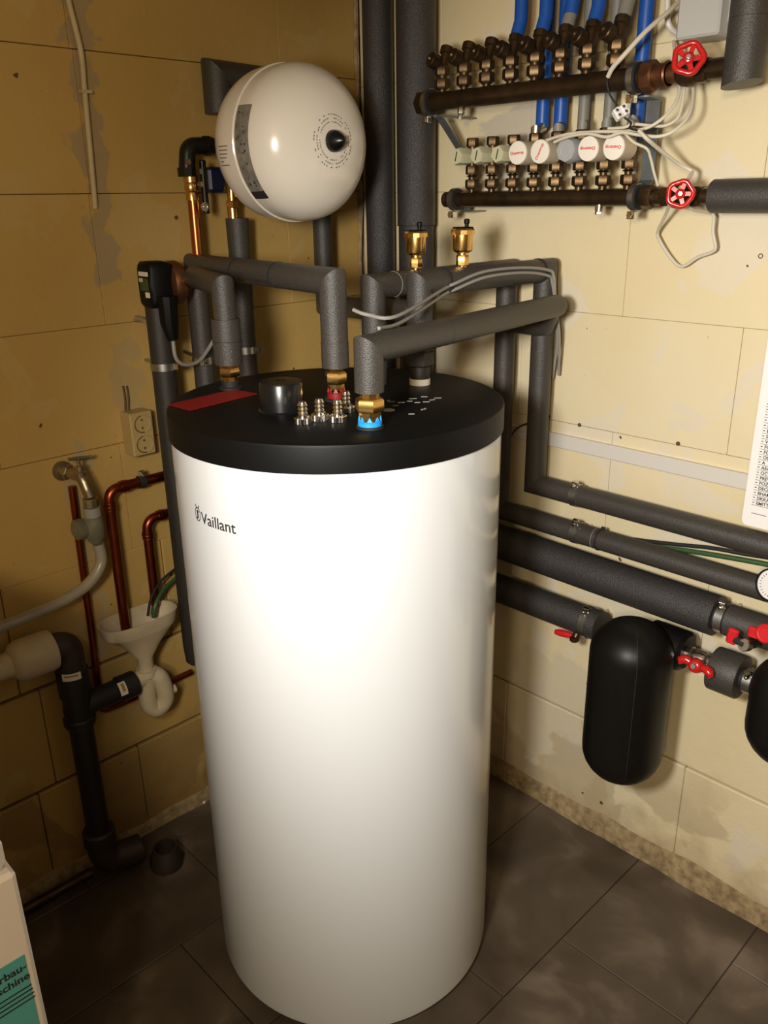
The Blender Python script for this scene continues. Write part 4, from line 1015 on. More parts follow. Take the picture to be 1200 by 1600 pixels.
# ---- outlet valves on the upper bar
UX = [rw(px, py, DU).x for px, py in ((691, 147), (725, 141), (760, 138), (797, 131), (835, 125), (874, 120), (916, 113), (961, 104))]
outl = []
for k, x in enumerate(UX):
    b = V((x, -DU, zu+RU-0.003)); mb = MB()
    mb.cyl(b, b+V((0, 0, 0.010)), 0.0085, seg=12)
    mb.lathe([(0.011, 0.006), (0.012, 0.008), (0.011, 0.010)], b, seg=14)
    mb.hexn(b+V((0, 0, 0.009)), b+V((0, 0, 0.028)), 0.0165, 0.003)
    mb.cyl(b+V((0, 0, 0.027)), b+V((0, 0, 0.034)), 0.0105, seg=14)
    mb.hexn(b+V((0, 0, 0.033)), b+V((0, 0, 0.051)), 0.0160, 0.003)
    o0 = b+V((0, 0, 0.048)); od = V((0, 0.42, 1)).normalized()
    h_ = 0.042
    mb.cyl(o0, o0+od*h_, 0.0105, seg=14)
    vv = mb.build('outlet_valve', 'brass_aged', t)
    o1 = o0+od*h_
    MB().lathe([(0.0105, -0.014), (0.0145, -0.012), (0.0150, 0.0), (0.0130, 0.002), (0.010, 0.002), (0.010, -0.006), (0, -0.006)], o1, od, 8 if k > 2 else 18).build('outlet_nut', 'brass_aged', vv)
    kd = V((-0.25, -0.90, 0.36)).normalized(); k0 = b+V((0, 0, 0.052))
    mb = MB(); mb.cyl(k0, k0+kd*0.022, 0.009, seg=14); mb.lathe([(0.012, 0.014), (0.0155, 0.016), (0.0155, 0.032), (0.0135, 0.034), (0.008, 0.034), (0.006, 0.030), (0, 0.030)], k0, kd, 20)
    mb.build('shutoff_knob', 'bar_aged', vv)
    outl.append((o1, od))
# ---- lower manifold
t = thing('manifold', 'lower brown heating manifold bar carrying thermostat heads and a red handwheel', 'manifold', V((pl0.x, -DLW, zlw-0.03)))
RL = 0.0158
MB().cyl(V((pl0.x+0.004, -DLW, zlw)), V((pl1.x+0.012, -DLW, zlw)), RL, seg=28).build('bar', 'bar_aged', t)
mb = MB(); mb.lathe([(0.013, 0), (0.0165, 0.002), (0.0165, 0.008), (0.0150, 0.009), (0.0150, 0.017), (0.0165, 0.018), (0.0165, 0.026)], V((pl0.x-0.024, -DLW, zlw)), (1, 0, 0), 20); mb.build('end_cap', 'brass_aged', t)
bar_clamp(t, V((pl0.x+0.008, -DLW, zlw)), RL); xcl = rw(994, 309, DLW).x; bar_clamp(t, V((xcl, -DLW, zlw)), RL)
q = rw(938, 322, DLW); mb = MB(); mb.cyl(V((q.x, -DLW-0.003, zlw-RL+0.003)), V((q.x, -DLW-0.003, zlw-RL-0.008)), 0.009); mb.hexn(V((q.x, -DLW-0.003, zlw-RL-0.006)), V((q.x, -DLW-0.005, zlw-RL-0.016)), 0.007); mb.build('drain_plug', 'chrome', t)
xs = [rw(x, 305, DLW).x for x in (1003, 1022, 1040, 1048, 1086, 1116)]
mb = MB(); mb.hexn(V((xs[0]+0.002, -DLW, zlw)), V((xs[1], -DLW, zlw)), 0.0215, 0.003, 8); mb.cyl(V((xs[1]-0.002, -DLW, zlw)), V((xs[3]+0.004, -DLW, zlw)), 0.0150); mb.hexn(V((xs[2]-0.006, -DLW, zlw)), V((xs[2]+0.010, -DLW, zlw)), 0.0185, 0.002); mb.build('union_nut', 'brass_aged', t)
hw2 = rw(1063, 303, 0.150); vb = MB(); vb.lathe([(0.015, 0), (0.020, 0.008), (0.022, 0.02), (0.020, 0.032), (0.015, 0.04)], V((xs[3], -DLW, zlw)), (1, 0, 0), 20); vb.hexn(V((xs[4]-0.004, -DLW, zlw)), V((xs[4]+0.012, -DLW, zlw)), 0.0195, 0.002); vb.cyl(V((xs[4]+0.01, -DLW, zlw)), V((xs[5]+0.01, -DLW, zlw)), 0.014)
vb.cyl(V((xs[3]+0.02, -DLW, zlw)), hw2, 0.008, seg=14); vb.build('gate_valve', 'brass_aged', t)
handwheel(t, hw2, (hw2-V((xs[3]+0.02, -DLW, zlw))), 0.0205)
LX = [rw(px, py, DLW).x for px, py in ((737, 301), (768, 301), (800, 301), (833, 300), (867, 299), (904, 297.5), (941, 297), (980, 294))]
HD = [(713, 250), (745, 247), (775, 245), (803, 243), (838, 241), (883, 239), (917, 238), (956, 235)]
heads_top = []
for k, x in enumerate(LX):
    b = V((x, -DLW, zlw+RL-0.003)); mb = MB()
    mb.cyl(b, b+V((0, 0, 0.010)), 0.008, seg=12); mb.lathe([(0.010, 0.008), (0.0115, 0.010), (0.010, 0.012)], b, seg=14)
    mb.hexn(b+V((0, 0, 0.010)), b+V((0, 0, 0.028)), 0.0150, 0.0025)
    mb.cyl(b+V((0, 0, 0.026)), b+V((0, 0, 0.040)), 0.0075, seg=12); mb.lathe([(0.009, 0.033), (0.0125, 0.035), (0.009, 0.037)], b, seg=14)
    mb.hexn(b+V((0, 0, 0.038)), b+V((0, 0, 0.056)), 0.0145, 0.0025)
    mb.cyl(b+V((0, 0, 0.054)), b+V((0, 0, 0.095)), 0.010, seg=12)
    mb.hexn(b+V((0, 0, 0.094)), b+V((0, 0, 0.112)), 0.0135, 0.0025)
    vv = mb.build('inlet_valve', 'brass_aged', t)
    heads_top.append(b+V((0, 0, 0.112)))
    ax = V((0, -1, 0)); zc_ = b.z+0.074; hb_ = V((x-0.002, -DLW-0.006, zc_))
    if k < 3:
        c = MB(); c.lathe([(0.0135, 0), (0.017, 0.004), (0.0185, 0.040), (0.0165, 0.046)], hb_, ax, 6, u=V((0.3, 0, 1))); hd = c.build('valve_cap', 'cap_beige', vv, sharp=20)
        MB().obox(hb_+ax*0.046, V((0.0012, 0.0006, 0.010)), V((1, 0, -0.25)), V((0, 1, 0)), V((0.25, 0, 1))).build('cap_slot', 'ink', hd)
    else:
        r_ = 0.0225
        body_m = 'head_grey' if k == 5 else 'head_body'; face_m = 'head_grey' if k == 5 else 'head_face'
        if k == 5:
            c = MB(); c.lathe([(0.015, 0), (0.022, 0.004), (0.024, 0.012), (0.024, 0.034), (0.021, 0.044)], hb_, ax, 8); hd = c.build('thermostat_head', body_m, vv, sharp=50)
            MB().torus(hb_+ax*0.0445, ax, 0.011, 0.0006, 28, 6).build('head_ring', 'box_grey', hd)
        else:
            c = MB(); c.lathe([(0.013, 0), (r_, 0.006), (r_, 0.046), (r_*0.99, 0.0475)], hb_, ax, 32); hd = c.build('thermostat_head', body_m, vv)
            MB().lathe([(r_*0.99, 0.047), (r_*0.96, 0.050), (r_*0.5, 0.051), (0, 0.0512)], hb_, ax, 32).build('head_face', face_m, hd)
            X = {3: V((1, 0, 0.05)), 4: V((0.45, 0, 0.9)), 6: V((-1, 0, 0)), 7: V((-1, 0, 0.03))}[k].normalized(); Y = V((-X.z, 0, X.x))
            tm = MB(); text_flat(tm, 'Oventrop', hb_+ax*0.0517, X, Y, 0.0082, 0.0002, True); tm.build('maker_print', 'red_ink', hd)
# ---- brackets
def strip(name, lab, pts, hx, th=0.0015):
    pts = [V(p) for p in pts]; mb = MB()
    for a, b in zip(pts, pts[1:]):
        d = (b-a).normalized(); n_ = V((1, 0, 0)).cross(d).normalized(); mb.obox((a+b)/2, V((hx, th, (b-a).length/2+0.001)), V((1, 0, 0)), n_, d)
    return tag(mb.build(name, 'steel_strip'), lab, 'bracket', 'manifold brackets')
xa = pu0.x+0.03; xb_ = pl0.x+0.012
strip('manifold_bracket', 'bent steel strip bracket between the closed ends of both manifold bars', [V((xa, 0, zu-0.028)), V((xa, -DU, zu-0.028)), V((xa+0.002, -DU+0.01, zu-0.035)), V((xb_, -DLW+0.055, zlw+0.06)), V((xb_, -DLW+0.03, zlw-0.026)), V((xb_, 0, zlw-0.026))], 0.0095)
xg = rw(1018, 200, 0.05).x
strip('manifold_bracket', 'steel strip bracket behind the red handwheels', [V((xcu+0.01, -DU+0.01, zu-0.03)), V((xg, -0.05, zu-0.030)), V((xg, -0.05, zlw+0.03)), V((xg-0.005, -DLW+0.015, zlw-0.005))], 0.0135)
MB
# ---- blue and grey heating pipes
for k, (o1, od) in enumerate(outl):
    if k < 3: continue
    lab = {3: 'blue heating pipe rising from the fourth upper valve, nearest the open valves', 4: 'blue heating pipe rising from the fifth upper valve', 5: 'blue heating pipe with a worn grey end at the sixth upper valve', 6: 'blue heating pipe rising from the seventh upper valve', 7: 'grey heating pipe rising from the last upper valve'}[k]
    q = o1+od*0.03; t2 = thing('heating_pipe', lab, 'pipe', o1, 'upper heating pipes')
    if k == 5:
        MB().tube([o1-od*0.004, o1+od*0.03], 0.0125, 16).build('worn_end', 'grey_pipe', t2)
        MB().tube([o1+od*0.024, q+V((0, 0.006, 0.03)), V((q.x, q.y+0.010, ZC))], 0.0138, 16).build('pipe_run', 'blue_pipe', t2)
    else:
        MB().tube([o1-od*0.004, q, V((q.x, q.y+0.010, ZC))], 0.0134, 16).build('pipe_run', 'grey_pipe' if k == 7 else 'blue_pipe', t2)
for k, px in ((3, 848), (4, 876), (5, 912), (6, 952), (7, 996)):
    hb_ = heads_top[k]; q = rw(px, 175, 0.055)
    lab = {3: 'blue heating pipe passing behind the upper bar to the first white thermostat head', 4: 'blue heating pipe passing behind the upper bar to the second white thermostat head', 5: 'grey heating pipe passing behind the upper bar to the grey thermostat head', 6: 'grey heating pipe passing behind the upper bar between two white thermostat heads', 7: 'blue heating pipe descending behind the clamp next to the red handwheel'}[k]
    t2 = thing('heating_pipe', lab, 'pipe', hb_, 'lower heating pipes')
    blue = k in (3, 4, 7)
    MB().tube([hb_-V((0, 0, 0.004)), hb_+V((0, 0, 0.006)), V((q.x, -0.055, q.z-0.028)), V((q.x, -0.055, q.z-0.01))], 0.0102, 14).build('pipe_end', 'nickel' if k == 3 else 'grey_pipe', t2)
    zt2 = q.z-0.03 if k != 7 else q.z-0.05
    MB().tube([V((q.x, -0.055, zt2)), V((q.x+0.004, -0.055, ZC))], 0.0138 if blue else 0.0115, 16).build('pipe_run', 'blue_pipe' if blue else 'grey_pipe', t2)
# ---- foam pipes at the right of the manifolds
xv = rw(1168, 60, DU).x
t = thing('insulated_pipe', 'grey foam pipe dropping from the ceiling onto the upper manifold tail', 'pipe', V((xv, -DU, zu-0.03)))
zs = vz(1168, 28, xv, -DU)
zend = vz(1160, 132, xv, -DU)
MB().tube([V((xv, -DU, zend)), V((xv, -DU, zs))], 0.0325, 24, din=V((-0.35, 0.1, 1))).build('foam_sleeve', 'foam', t)
MB().tube([V((xv, -DU, zs+0.0005)), V((xv, -DU, ZC))], 0.0325, 24).build('foam_sleeve', 'foam', t)
xi = rw(1112, 305, DLW).x
t = thing('insulated_pipe', 'smooth dark grey foam pipe level with the lower manifold bar', 'pipe', V((xi, -DLW, zlw-0.03)))
MB().lathe([(0.014, 0), (0.026, 0.001), (0.0285, 0.004), (0.0285, XE-xi)], V((xi, -DLW, zlw)), (1, 0, 0), 28).build('foam_sleeve', 'foam', t)
# ---- grey junction box
DB = 0.085
b0, b1, b2 = rw(1054, 63, DB), rw(1121, 59, DB), rw(1055, 0, DB)
t = thing('junction_box', 'grey plastic junction box on the wall above the red handwheel', 'junction box', V(((b0.x+b1.x)/2, 0, b0.z)))
MB().obox(V(((b0.x+b1.x)/2, -DB/2-0.006, b0.z+0.085)), V(((b1.x-b0.x)/2, DB/2-0.006, 0.085)), ch=0.004).build('cover', 'box_grey', t)
MB().obox(V(((b0.x+b1.x)/2+0.018, -0.025, b0.z+0.083)), V(((b1.x-b0.x)/2+0.006, 0.025, 0.080)), ch=0.004).build('back_box', 'trunking', t)
def wire(lab, pts, r=0.0030, m='cable_white', name='white_wire', grp=None, n=7):
    return tag(MB().tube(smooth(pts, n), r, 8).build(name, m), lab, 'wire', grp)
wire('thick grey cable curving out of the left side of the junction box', [rw(1044, -40, 0.05), rw(1043, 0, 0.05), rw(1043, 30, 0.05), rw(1048, 44, 0.045), rw(1058, 52, 0.03)], 0.0052, 'trunking', 'box_cable')
wire('thick grey cable looping at the right side of the junction box', [rw(1146, -40, 0.05), rw(1145, 0, 0.05), rw(1142, 25, 0.05), rw(1132, 42, 0.045), rw(1118, 46, 0.03)], 0.0052, 'trunking', 'box_cable')
wire('stiff white cable slanting from the junction box to the upper bar', [rw(1062, 2, 0.06), rw(1040, 22, 0.10), rw(1008, 50, 0.14), rw(975, 86, 0.16), rw(958, 105, 0.16), rw(950, 120, 0.155)], 0.0042)
wire('thin dark wire between the slanting white cable and the terminal block', [rw(950, 120, 0.155), rw(949, 132, 0.15), rw(954, 150, 0.15), rw(964, 164, 0.15)], 0.0018, 'ink', 'thin_wire')
tb_ = rw(970, 176, 0.15)
t = thing('terminal_block', 'small white screw terminal block dangling among the wires', 'terminal block', tb_-V((0, 0, 0.015)))
X = (RV*0.8+UV*0.45).normalized(); Y = (UV*0.8-RV*0.45).normalized(); Z = X.cross(Y)
MB().obox(tb_, V((0.013, 0.010, 0.007)), X, Y, Z, ch=0.0015).build('block_body', 'placard', t)
for i in (-1, 1):
    for j in (-1, 1):
        k = MB().lathe([(0.0048, 0), (0.0048, 0.004), (0.0036, 0.004), (0.0036, 0.002), (0, 0.002)], tb_+X*0.0068*i+Y*0.0048*j+Z*0.006, Z, 14).build('screw_well', 'placard', t)
        MB().lathe([(0.0030, 0.0), (0.0030, 0.0008), (0, 0.0008)], tb_+X*0.0068*i+Y*0.0048*j+Z*0.0078, Z, 10).build('screw', 'zinc', k)
g = 'white wires around the manifold'
wire('white wire from the junction box sweeping left to the first round head', [rw(1053, 64, 0.03), rw(1055, 90, 0.06), rw(1062, 130, 0.09), rw(1056, 160, 0.11), rw(1035, 185, 0.13), rw(1010, 200, 0.14), rw(980, 205, 0.145), rw(930, 206, 0.15), rw(885, 210, 0.15), rw(846, 222, 0.14)], 0.0030, grp=g)
wire('white wire from the junction box in the outer loop ending at the heads', [rw(1066, 66, 0.03), rw(1068, 100, 0.05), rw(1080, 125, 0.08), rw(1083, 150, 0.10), rw(1076, 180, 0.125), rw(1055, 203, 0.145), rw(1030, 213, 0.155), rw(1000, 211, 0.160), rw(972, 207, 0.163), rw(948, 214, 0.165), rw(920, 209, 0.165), rw(890, 213, 0.162), rw(866, 222, 0.158)], 0.0030, grp=g)
wire('white wire hanging in the inner loop under the red handwheel', [rw(1071, 120, 0.078), rw(1068, 150, 0.092), rw(1060, 182, 0.104), rw(1040, 196, 0.114), rw(1015, 196, 0.120), rw(990, 194, 0.124), rw(975, 199, 0.128), rw(950, 201, 0.132)], 0.0028, grp=g)
wire('white wire dropping from the terminal block to the lower bar', [rw(974, 206, 0.136), rw(990, 222, 0.136), rw(1010, 232, 0.128), rw(1016, 245, 0.12), rw(1022, 270, 0.11), rw(1028, 290, 0.10)], 0.0026, 'cable_white', grp=g)
wire('dark twisted wire leaving the terminal block', [rw(976, 184, 0.15), rw(986, 192, 0.15), rw(984, 200, 0.16), rw(996, 204, 0.172)], 0.0018, 'ink', 'thin_wire')
wire('grey sheathed cable zigzagging from the wires down to the lower handwheel', [rw(998, 204, 0.174), rw(1012, 218, 0.170), rw(1032, 235, 0.135), rw(1060, 256, 0.09), rw(1079, 266, 0.075), rw(1080, 272, 0.080), rw(1072, 284, 0.105), rw(1060, 296, 0.126)], 0.0036, 'cable_white', 'box_cable')
pent = [rw(1047, 315, 0.128), rw(1041, 333, 0.08), rw(1028, 362, 0.03), rw(1031, 376, 0.028), rw(1046, 400, 0.025), rw(1060, 415, 0.024), rw(1072, 414, 0.024), rw(1090, 402, 0.024), rw(1112, 394, 0.026), rw(1118, 386, 0.028), rw(1114, 362, 0.032), rw(1115, 338, 0.036), rw(1108, 332, 0.045), rw(1085, 328, 0.09), rw(1068, 318, 0.128)]
wire('grey wire bent into a pentagon hanging below the lower handwheel', pent, 0.0032, 'cable_white', 'hanging_wire_loop')
# sliver of a wooden board at the top right
q = rw(1190, 60, 0.10); tag(MB().obox(q+V((0.06, 0.02, 0.12)), V((0.058, 0.012, 0.125)), ch=0.002).build('wooden_board', 'cardboard'), 'brown wooden board edge beside the foam pipe near the ceiling', 'board')

# ================================================================== RIGHT WALL, LOWER HALF
# white cable trunking
p0, p1_ = rw(853, 686, 0.012), rw(1165, 752, 0.012); zt1 = rw(1000, 706, 0.012).z; zt2 = rw(1000, 729, 0.012).z
t = thing('cable_trunking', 'flat white cable trunking fixed along the right wall', 'trunking', V((0.5, 0, zt2)))
MB().obox(V(((0.46+XE)/2, -0.006, (zt1+zt2)/2)), V(((XE-0.46)/2, 0.006, (zt1-zt2)/2)), ch=0.0012).build('channel', 'trunking', t)
MB().obox(V(((0.46+XE)/2, -0.0125, (zt1+zt2)/2)), V(((XE-0.46)/2, 0.0012, (zt1-zt2)/2-0.002)), ch=0.0006).build('cover', 'trunking', t)
# document panel hanging in front of the pipes
DPN = 0.115
q0, q1 = rw(1158, 818, DPN), rw(1200, 527, DPN)
t = thing('instruction_panel', 'white panel with a printed multi-line list hanging in front of the pipes', 'panel', V((q0.x+0.11, -DPN, q0.z)))
w_, h_ = 0.21, 0.52; rc = 0.010; pts = []
for (cx2, cz2, a0d) in ((q0.x+w_-rc, q0.z+rc, -90), (q0.x+w_-rc, q0.z+h_-rc, 0), (q0.x+rc, q0.z+h_-rc, 90), (q0.x+rc, q0.z+rc, 180)):
    for i in range(5): a = math.radians(a0d+i*22.5); pts.append(V((cx2+rc*math.cos(a), -DPN, cz2+rc*math.sin(a))))
MB().prism(pts, (0, 0.010, 0)).build('board', 'placard', t)
mb = MB(); words = ['EMITTE', 'SIKKA', 'BHAM', 'DECP', 'POZO', 'PREV', 'OCT', 'AEA', 'A', 'OS', 'FO', 'FO', 'V', 'S', 'B', 'N', 'M', 'K', 'I', 'E']
lx = rw(1180, 772, DPN).x
for i, wd in enumerate(words):
    z = q0.z+0.044+i*0.0098
    text_flat(mb, wd, V((lx+0.004, -DPN-0.0005, z)), V((1, 0, 0)), V((0, 0, 1)), 0.0085, 0.0002)
    mb.obox(V((lx-0.001, -DPN-0.0003, z+0.003)), V((0.0018, 0.0003, 0.0007)))
    mb.obox(V((lx+0.03, -DPN-0.0003, z-0.0020)), V((0.034, 0.0002, 0.0003)))
mb.obox(V((lx+0.012, -DPN-0.0003, q0.z+0.026)), V((0.014, 0.0002, 0.0005)))
mb.build('printed_list', 'ink', t)
# hanger that holds it
MB().cyl(V((q0.x+w_/2, -DPN+0.005, q0.z+h_-0.01)), V((q0.x+w_/2, 0, q0.z+h_-0.01)), 0.004, seg=10).build('wall_hook', 'zinc', t)
# gauge on the end of the lower slim pipe
gc = rw(1206, 914, 0.118); ga = (CAM-gc); ga.z *= 0.3; ga = V((-0.25, -1.0, 0.25)).normalized()
t = thing('pressure_gauge', 'round pressure gauge with a white dial at the end of the slim foam pipe', 'gauge', gc-V((0, 0, 0.03)))
MB().lathe([(0.026, -0.022), (0.031, -0.018), (0.032, 0.0), (0.0315, 0.004), (0.028, 0.005), (0.028, 0.001), (0, 0.001)], gc, ga, 36).build('case', 'black_gloss', t)
dl = MB().lathe([(0.028, 0.0008), (0.028, 0.0018), (0, 0.0018)], gc, ga, 36).build('dial', 'placard', t)
u_, v_ = perp(ga); mb = MB()
for i in range(19):
    a = math.radians(-225+i*15); d = u_*math.cos(a)+v_*math.sin(a); mb.obox(gc+ga*0.0021+d*0.022, V((0.002, 0.0005, 0.0002)), d, ga.cross(d), ga)
mb.obox(gc+ga*0.0025+u_*0.006, V((0.012, 0.0008, 0.0002)), u_, v_, ga); mb.build('scale_marks', 'ink', dl)
MB().cyl(gc-ga*0.02, V((gc.x, -DPL, zP2)), 0.010, seg=14).build('gauge_stem', 'brass', t)
# green and black cables behind the slim pipes
wire('green and yellow earth cable running behind the slim foam pipes', [rw(930, 830, 0.014), rw(965, 840, 0.014), rw(1020, 853, 0.014), rw(1090, 863, 0.014), rw(1150, 873, 0.014), rw(1215, 885, 0.014), rw(1320, 906, 0.014)], 0.0058, 'green_cable', 'earth_cable')
wire('black cable sagging behind the slim foam pipes over the green one', [rw(922, 824, 0.028), rw(945, 831, 0.028), rw(980, 841, 0.028), rw(1050, 850, 0.028), rw(1110, 856, 0.028), rw(1160, 865, 0.028), rw(1220, 875, 0.028), rw(1320, 897, 0.028)], 0.0045, 'black_rubber', 'black_cable')
# ---- black insulated dirt filter
DC = 0.178
ct, cb_, cm = rw(979, 957, DC-0.03), rw(976, 1222, DC), rw(980, 1085, DC)
rC = 0.086; zTop, zBot = z4p+0.098, rw(976, 1207, DC-0.02).z
def capsule(name, lab, x, y, zb2, zt2, r, flange=True):
    t = thing(name, lab, 'filter', V((x, y, zb2)), 'insulated filters'); pr = []
    for i in range(9): a = PI/2*i/8; pr.append((r*math.sin(a), zb2+r*0.92*(1-math.cos(a))))
    for i in range(9): a = PI/2*(1-i/8); pr.append((r*math.sin(a), zt2-r*0.85*(1-math.cos(a))))
    # two half shells meeting in an upright seam that faces the room
    for sgn, nm in ((1, 'shell_half'), (-1, 'shell_half')):
        mb = MB(); n_ = 24; P = []; Fs = []
        a_ = math.atan2(-0.80, 0.60)
        for (rr2, z) in pr:
            for i in range(n_+1):
                an = a_+sgn*(0.010+(PI-0.02)*i/n_); P.append(V((x+rr2*math.cos(an), y+rr2*math.sin(an), z)))
        w2_ = n_+1
        for k2 in range(len(pr)-1):
            for i in range(n_):
                q = (k2*w2_+i, k2*w2_+i+1, (k2+1)*w2_+i+1, (k2+1)*w2_+i); Fs.append(q if sgn > 0 else q[::-1])
        mb._add(P, Fs); mb.build(nm, 'epp_black', t, sharp=50)
    MB().lathe([(rr2*0.985, z) for rr2, z in pr], V((x, y, 0)), seg=40).build('seam_core', 'black_rubber', t)
    return t
cf = V((cm.x, -DC, 0))
t = capsule('dirt_filter', 'large black capsule shaped filter insulation hanging below the thick pipe', cf.x, cf.y, zBot, zTop, rC)
xf_ = rw(1045, 1020, 0.09).x; xg_ = rw(1082, 1030, 0.09).x
MB().lathe([(0.030, 0), (0.044, 0.006), (0.044, xg_-xf_+0.027), (0.036, xg_-xf_+0.035)], V((xf_-0.045, -0.095, rw(1060, 1012, 0.09).z)), (1, 0, 0), 30).build('outlet_collar', 'epp_black', t)
c2x = rw(1236, 1080, DC).x
capsule('dirt_filter', 'second black capsule filter insulation beyond the grey foam collar', c2x+0.012, -DC, rw(1200, 1172, DC).z-0.01, rw(1200, 1000, DC).z-0.014, 0.080)
# ---- ball valve with butterfly handle, foam collar
DV = 0.095
zv = rw(1090, 1030, DV).z
a, b = rw(1066, 1022, DV), rw(1122, 1036, DV)
t = thing('ball_valve', 'nickel ball valve with a red butterfly handle between the filter and the grey foam collar', 'valve', V((a.x, -DV, zv-0.04)))
mb = MB(); mb.hexn(V((a.x, -DV, zv)), V((a.x+0.022, -DV, zv)), 0.023, 0.003, 8); mb.lathe([(0.018, 0.02), (0.021, 0.028), (0.021, 0.046), (0.018, 0.052), (0.019, 0.056), (0.022, 0.058), (0.022, 0.066), (0.019, 0.068), (0.022, 0.070), (0.022, 0.09), (0.017, 0.094)], V((a.x, -DV, zv)), (1, 0, 0), 24); mb.build('valve_body', 'nickel', t)
hc = rw(1088, 1040, DV+0.056); mb = MB(); mb.cyl(V((hc.x, -DV, zv)), hc, 0.009); mb.build('valve_stem', 'nickel', t)
mb = MB(); ax = (hc-V((hc.x, -DV, zv))).normalized(); mb.lathe([(0.014, -0.006), (0.016, 0.0), (0.013, 0.010), (0.008, 0.013), (0, 0.013)], hc, ax, 20)
X = V((1, 0, -0.12)).normalized()
for s in (-1, 1):
    mb.tube([hc+X*s*0.008, hc+X*s*0.021+V((0, 0, 0.003)), hc+X*s*0.032+V((0, -0.002, -0.001)), hc+X*s*0.037], [0.007, 0.009, 0.0105, 0.006], 12)
bh = mb.build('butterfly_handle', 'red_wheel', t, sharp=50); mb = MB(); mb.hexn(hc+ax*0.012, hc+ax*0.017, 0.006); mb.build('handle_nut', 'zinc', bh)
a, b = rw(1115, 1045, DV), rw(1160, 1058, DV)
t = thing('foam_collar', 'short thick grey foam collar on the pipe between the valve and the second filter', 'insulation', V((a.x, -DV, zv-0.05)))
MB().lathe([(0.020, 0), (0.045, 0.001), (0.046, 0.004), (0.046, b.x-a.x-0.004), (0.044, b.x-a.x), (0.018, b.x-a.x)], V((a.x, -DV, zv-0.004)), (1, 0, 0), 28).build('foam_ring', 'foam', t)
MB().cyl(V((b.x-0.006, -DV, zv-0.004)), V((b.x+0.07, -DV, zv-0.004)), 0.021, seg=20).build('pipe_neck', 'black_rubber', t)
clamp(t, V((b.x+0.016, -DV, zv-0.004)), (1, 0, 0), 0.024, lug=V((0, -0.7, 1)))
MB().lathe([(0.022, 0), (0.038, 0.001), (0.040, 0.004), (0.040, 0.05)], V((b.x+0.030, -DV, zv-0.004)), (1, 0, 0), 28).build('foam_end', 'foam', t)
# red lever valves below the thick pipe
for (px, py, lab, flip, d_) in ((1162, 1008, 'small valve with a red lever and silver cap under the thick foam pipe', 1, 0.165), (1196, 990, 'small red lever valve at the far end of the thick foam pipe', 0, 0.150)):
    c = rw(px, py, d_); t = thing('drain_valve', lab, 'valve', c-V((0, 0, 0.02)), 'red lever valves'); ax = V((-0.15, -0.9, 0.25)).normalized()
    MB().cyl(c-ax*0.002, V((c.x+0.01, -DP3+0.0, z3p-0.015)), 0.011, seg=14).build('valve_stem', 'bar_aged', t)
    if flip:
        MB().lathe([(0.0125, -0.012), (0.0125, 0.0), (0.011, 0.002), (0, 0.002)], c, ax, 24).build('valve_cap', 'nickel', t)
        MB().obox(c+V((-0.026, 0.008, 0.006)), V((0.010, 0.006, 0.016)), V((1, 0, -0.1)), V((0, 1, 0)), V((0.1, 0, 1)), ch=0.003).build('lever', 'red_plastic', t)
        MB().tube([c+V((-0.02, 0.008, 0.002)), c-ax*0.004], 0.008, 10).build('lever_hub', 'black_rubber', t)
    else:
        mb = MB(); mb.torus(c, ax, 0.014, 0.005, 24, 8); mb.obox(c+V((-0.022, 0.004, -0.008)), V((0.011, 0.005, 0.011)), ch=0.003); mb.cyl(c-ax*0.004, c+ax*0.003, 0.012); mb.build('lever', 'red_plastic', t)
c = rw(884, 992, 0.10)
t = thing('drain_valve', 'little drain valve with a red lever under the thick pipe beside the black filter', 'valve', c-V((0, 0, 0.02)), 'red lever valves')
c2 = rw(899, 996, 0.10); MB().cyl(c2, V((c2.x, -DP3, z4p-0.02)), 0.009, seg=14).build('valve_stem', 'brass_aged', t)
MB().lathe([(0.011, 0.004), (0.011, -0.006), (0.008, -0.009), (0, -0.009)], c2-V((0, 0.004, 0)), seg=16).build('valve_cap', 'brass_aged', t)
a, b = rw(868, 987, 0.105), rw(894, 993, 0.105); MB().tube([a, a.lerp(b, 0.3), a.lerp(b, 0.75), b], [0.006, 0.0085, 0.008, 0.005], 12).build('lever', 'red_plastic', t)
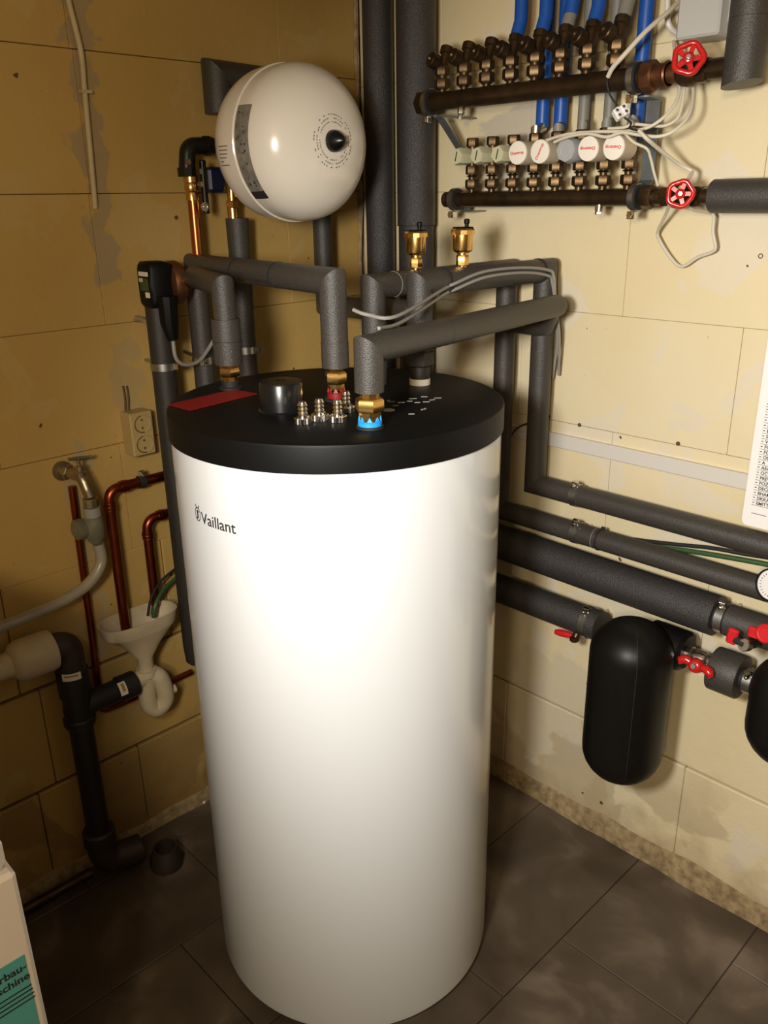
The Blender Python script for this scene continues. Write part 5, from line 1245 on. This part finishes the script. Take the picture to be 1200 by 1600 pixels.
# small wall holes with plugs
for (px, py, side, lab) in ((858, 651, 'r', 'dark plug hole in the cream wall right beside the vertical foam pipe'), (906, 664, 'r', 'dark plug hole in the cream wall a hand above the trunking'), (1060, 693, 'r', 'dark plug hole above the trunking close to the white printed panel'),
                           (1189, 400, 'r', 'dark plug hole in the cream wall below the level foam pipe'), (940, 1254, 'r', 'dark plug hole in the cream wall near the floor under the filter'),
                           (275, 340, 'l', 'dark plug hole in the yellow wall beside the bright copper pipe'), (266, 897, 'l', 'dark plug hole in the yellow wall above the drain funnel')):
    p = rw(px, py) if side == 'r' else lw(px, py); ax = V((0, -1, 0)) if side == 'r' else V((1, 0, 0))
    tag(MB().lathe([(0.0048, -0.004), (0.0048, 0.0018), (0.0030, 0.0018), (0.0028, 0.0012), (0, 0.0012)], p, ax, 12).build('wall_plug', 'socket_dark'), lab, 'wall plug', 'old plug holes in the walls')

# ================================================================== APPLIANCE AT THE LOWER LEFT
AX = 0.80
c0 = lw(24, 1356, AX); ytop = c0.y; zt_a = lw(10, 1312, AX).z
t = thing('washing_machine', 'white appliance with a teal printed panel at the edge of the room', 'appliance', (0.45, ytop-0.3, 0))
zrim = lw(24, 1360, AX).z
MB().obox(V((AX-0.30, ytop-0.30, zrim/2+0.005)), V((0.30, 0.30, zrim/2-0.007)), ch=0.006).build('cabinet', 'appliance', t)
MB().obox(V((AX-0.30, ytop-0.303, (zrim+zt_a)/2)), V((0.297, 0.297, (zt_a-zrim)/2)), ch=0.010).build('worktop', 'appliance', t)
for i in (-1, 1):
    for j in (-1, 1): MB().cyl(V((AX-0.30+i*0.25, ytop-0.30+j*0.25, 0)), V((AX-0.30+i*0.25, ytop-0.30+j*0.25, 0.014)), 0.02).build('foot', 'black_rubber', t)
pt_ = lw(52, 1482, AX)
zpt = pt_.z
pan = MB().box((AX, ytop-0.012, zpt), (AX+0.0012, ytop-0.40, 0.12)).build('teal_panel', 'teal', t)
mb = MB(); q = lw(0, 1542, AX+0.0015)
def put(txt, endpx, size):
    e = lw(*endpx, AX+0.0016); vs2, f2 = textmesh(txt, size, 0.0004); wmx = max(v.x for v in vs2)
    mb._add([V((AX+0.0016, e.y-wmx+v.x, e.z+v.y)) for v in vs2], f2)
put('rbau-', (42, 1513), 0.0170); put('schine', (47, 1527), 0.0170)
for (px, py) in ((49, 1538), (51, 1544), (53, 1550), (55, 1556)):
    e = lw(px, py, AX+0.0016); mb.box((AX+0.0012, e.y-0.16, e.z-0.0010), (AX+0.0017, e.y, e.z+0.0010))
mb.build('panel_text', 'ink', pan)
q = lw(6, 1311, AX)
tag(MB().obox(V((AX-0.20, q.y-0.22, zt_a+0.12)), V((0.19, 0.22, 0.12)), ch=0.008).build('packing_box', 'appliance'), 'white packing box standing on the white appliance', 'box')  # unseen upper height added so the box shades the lower left corner
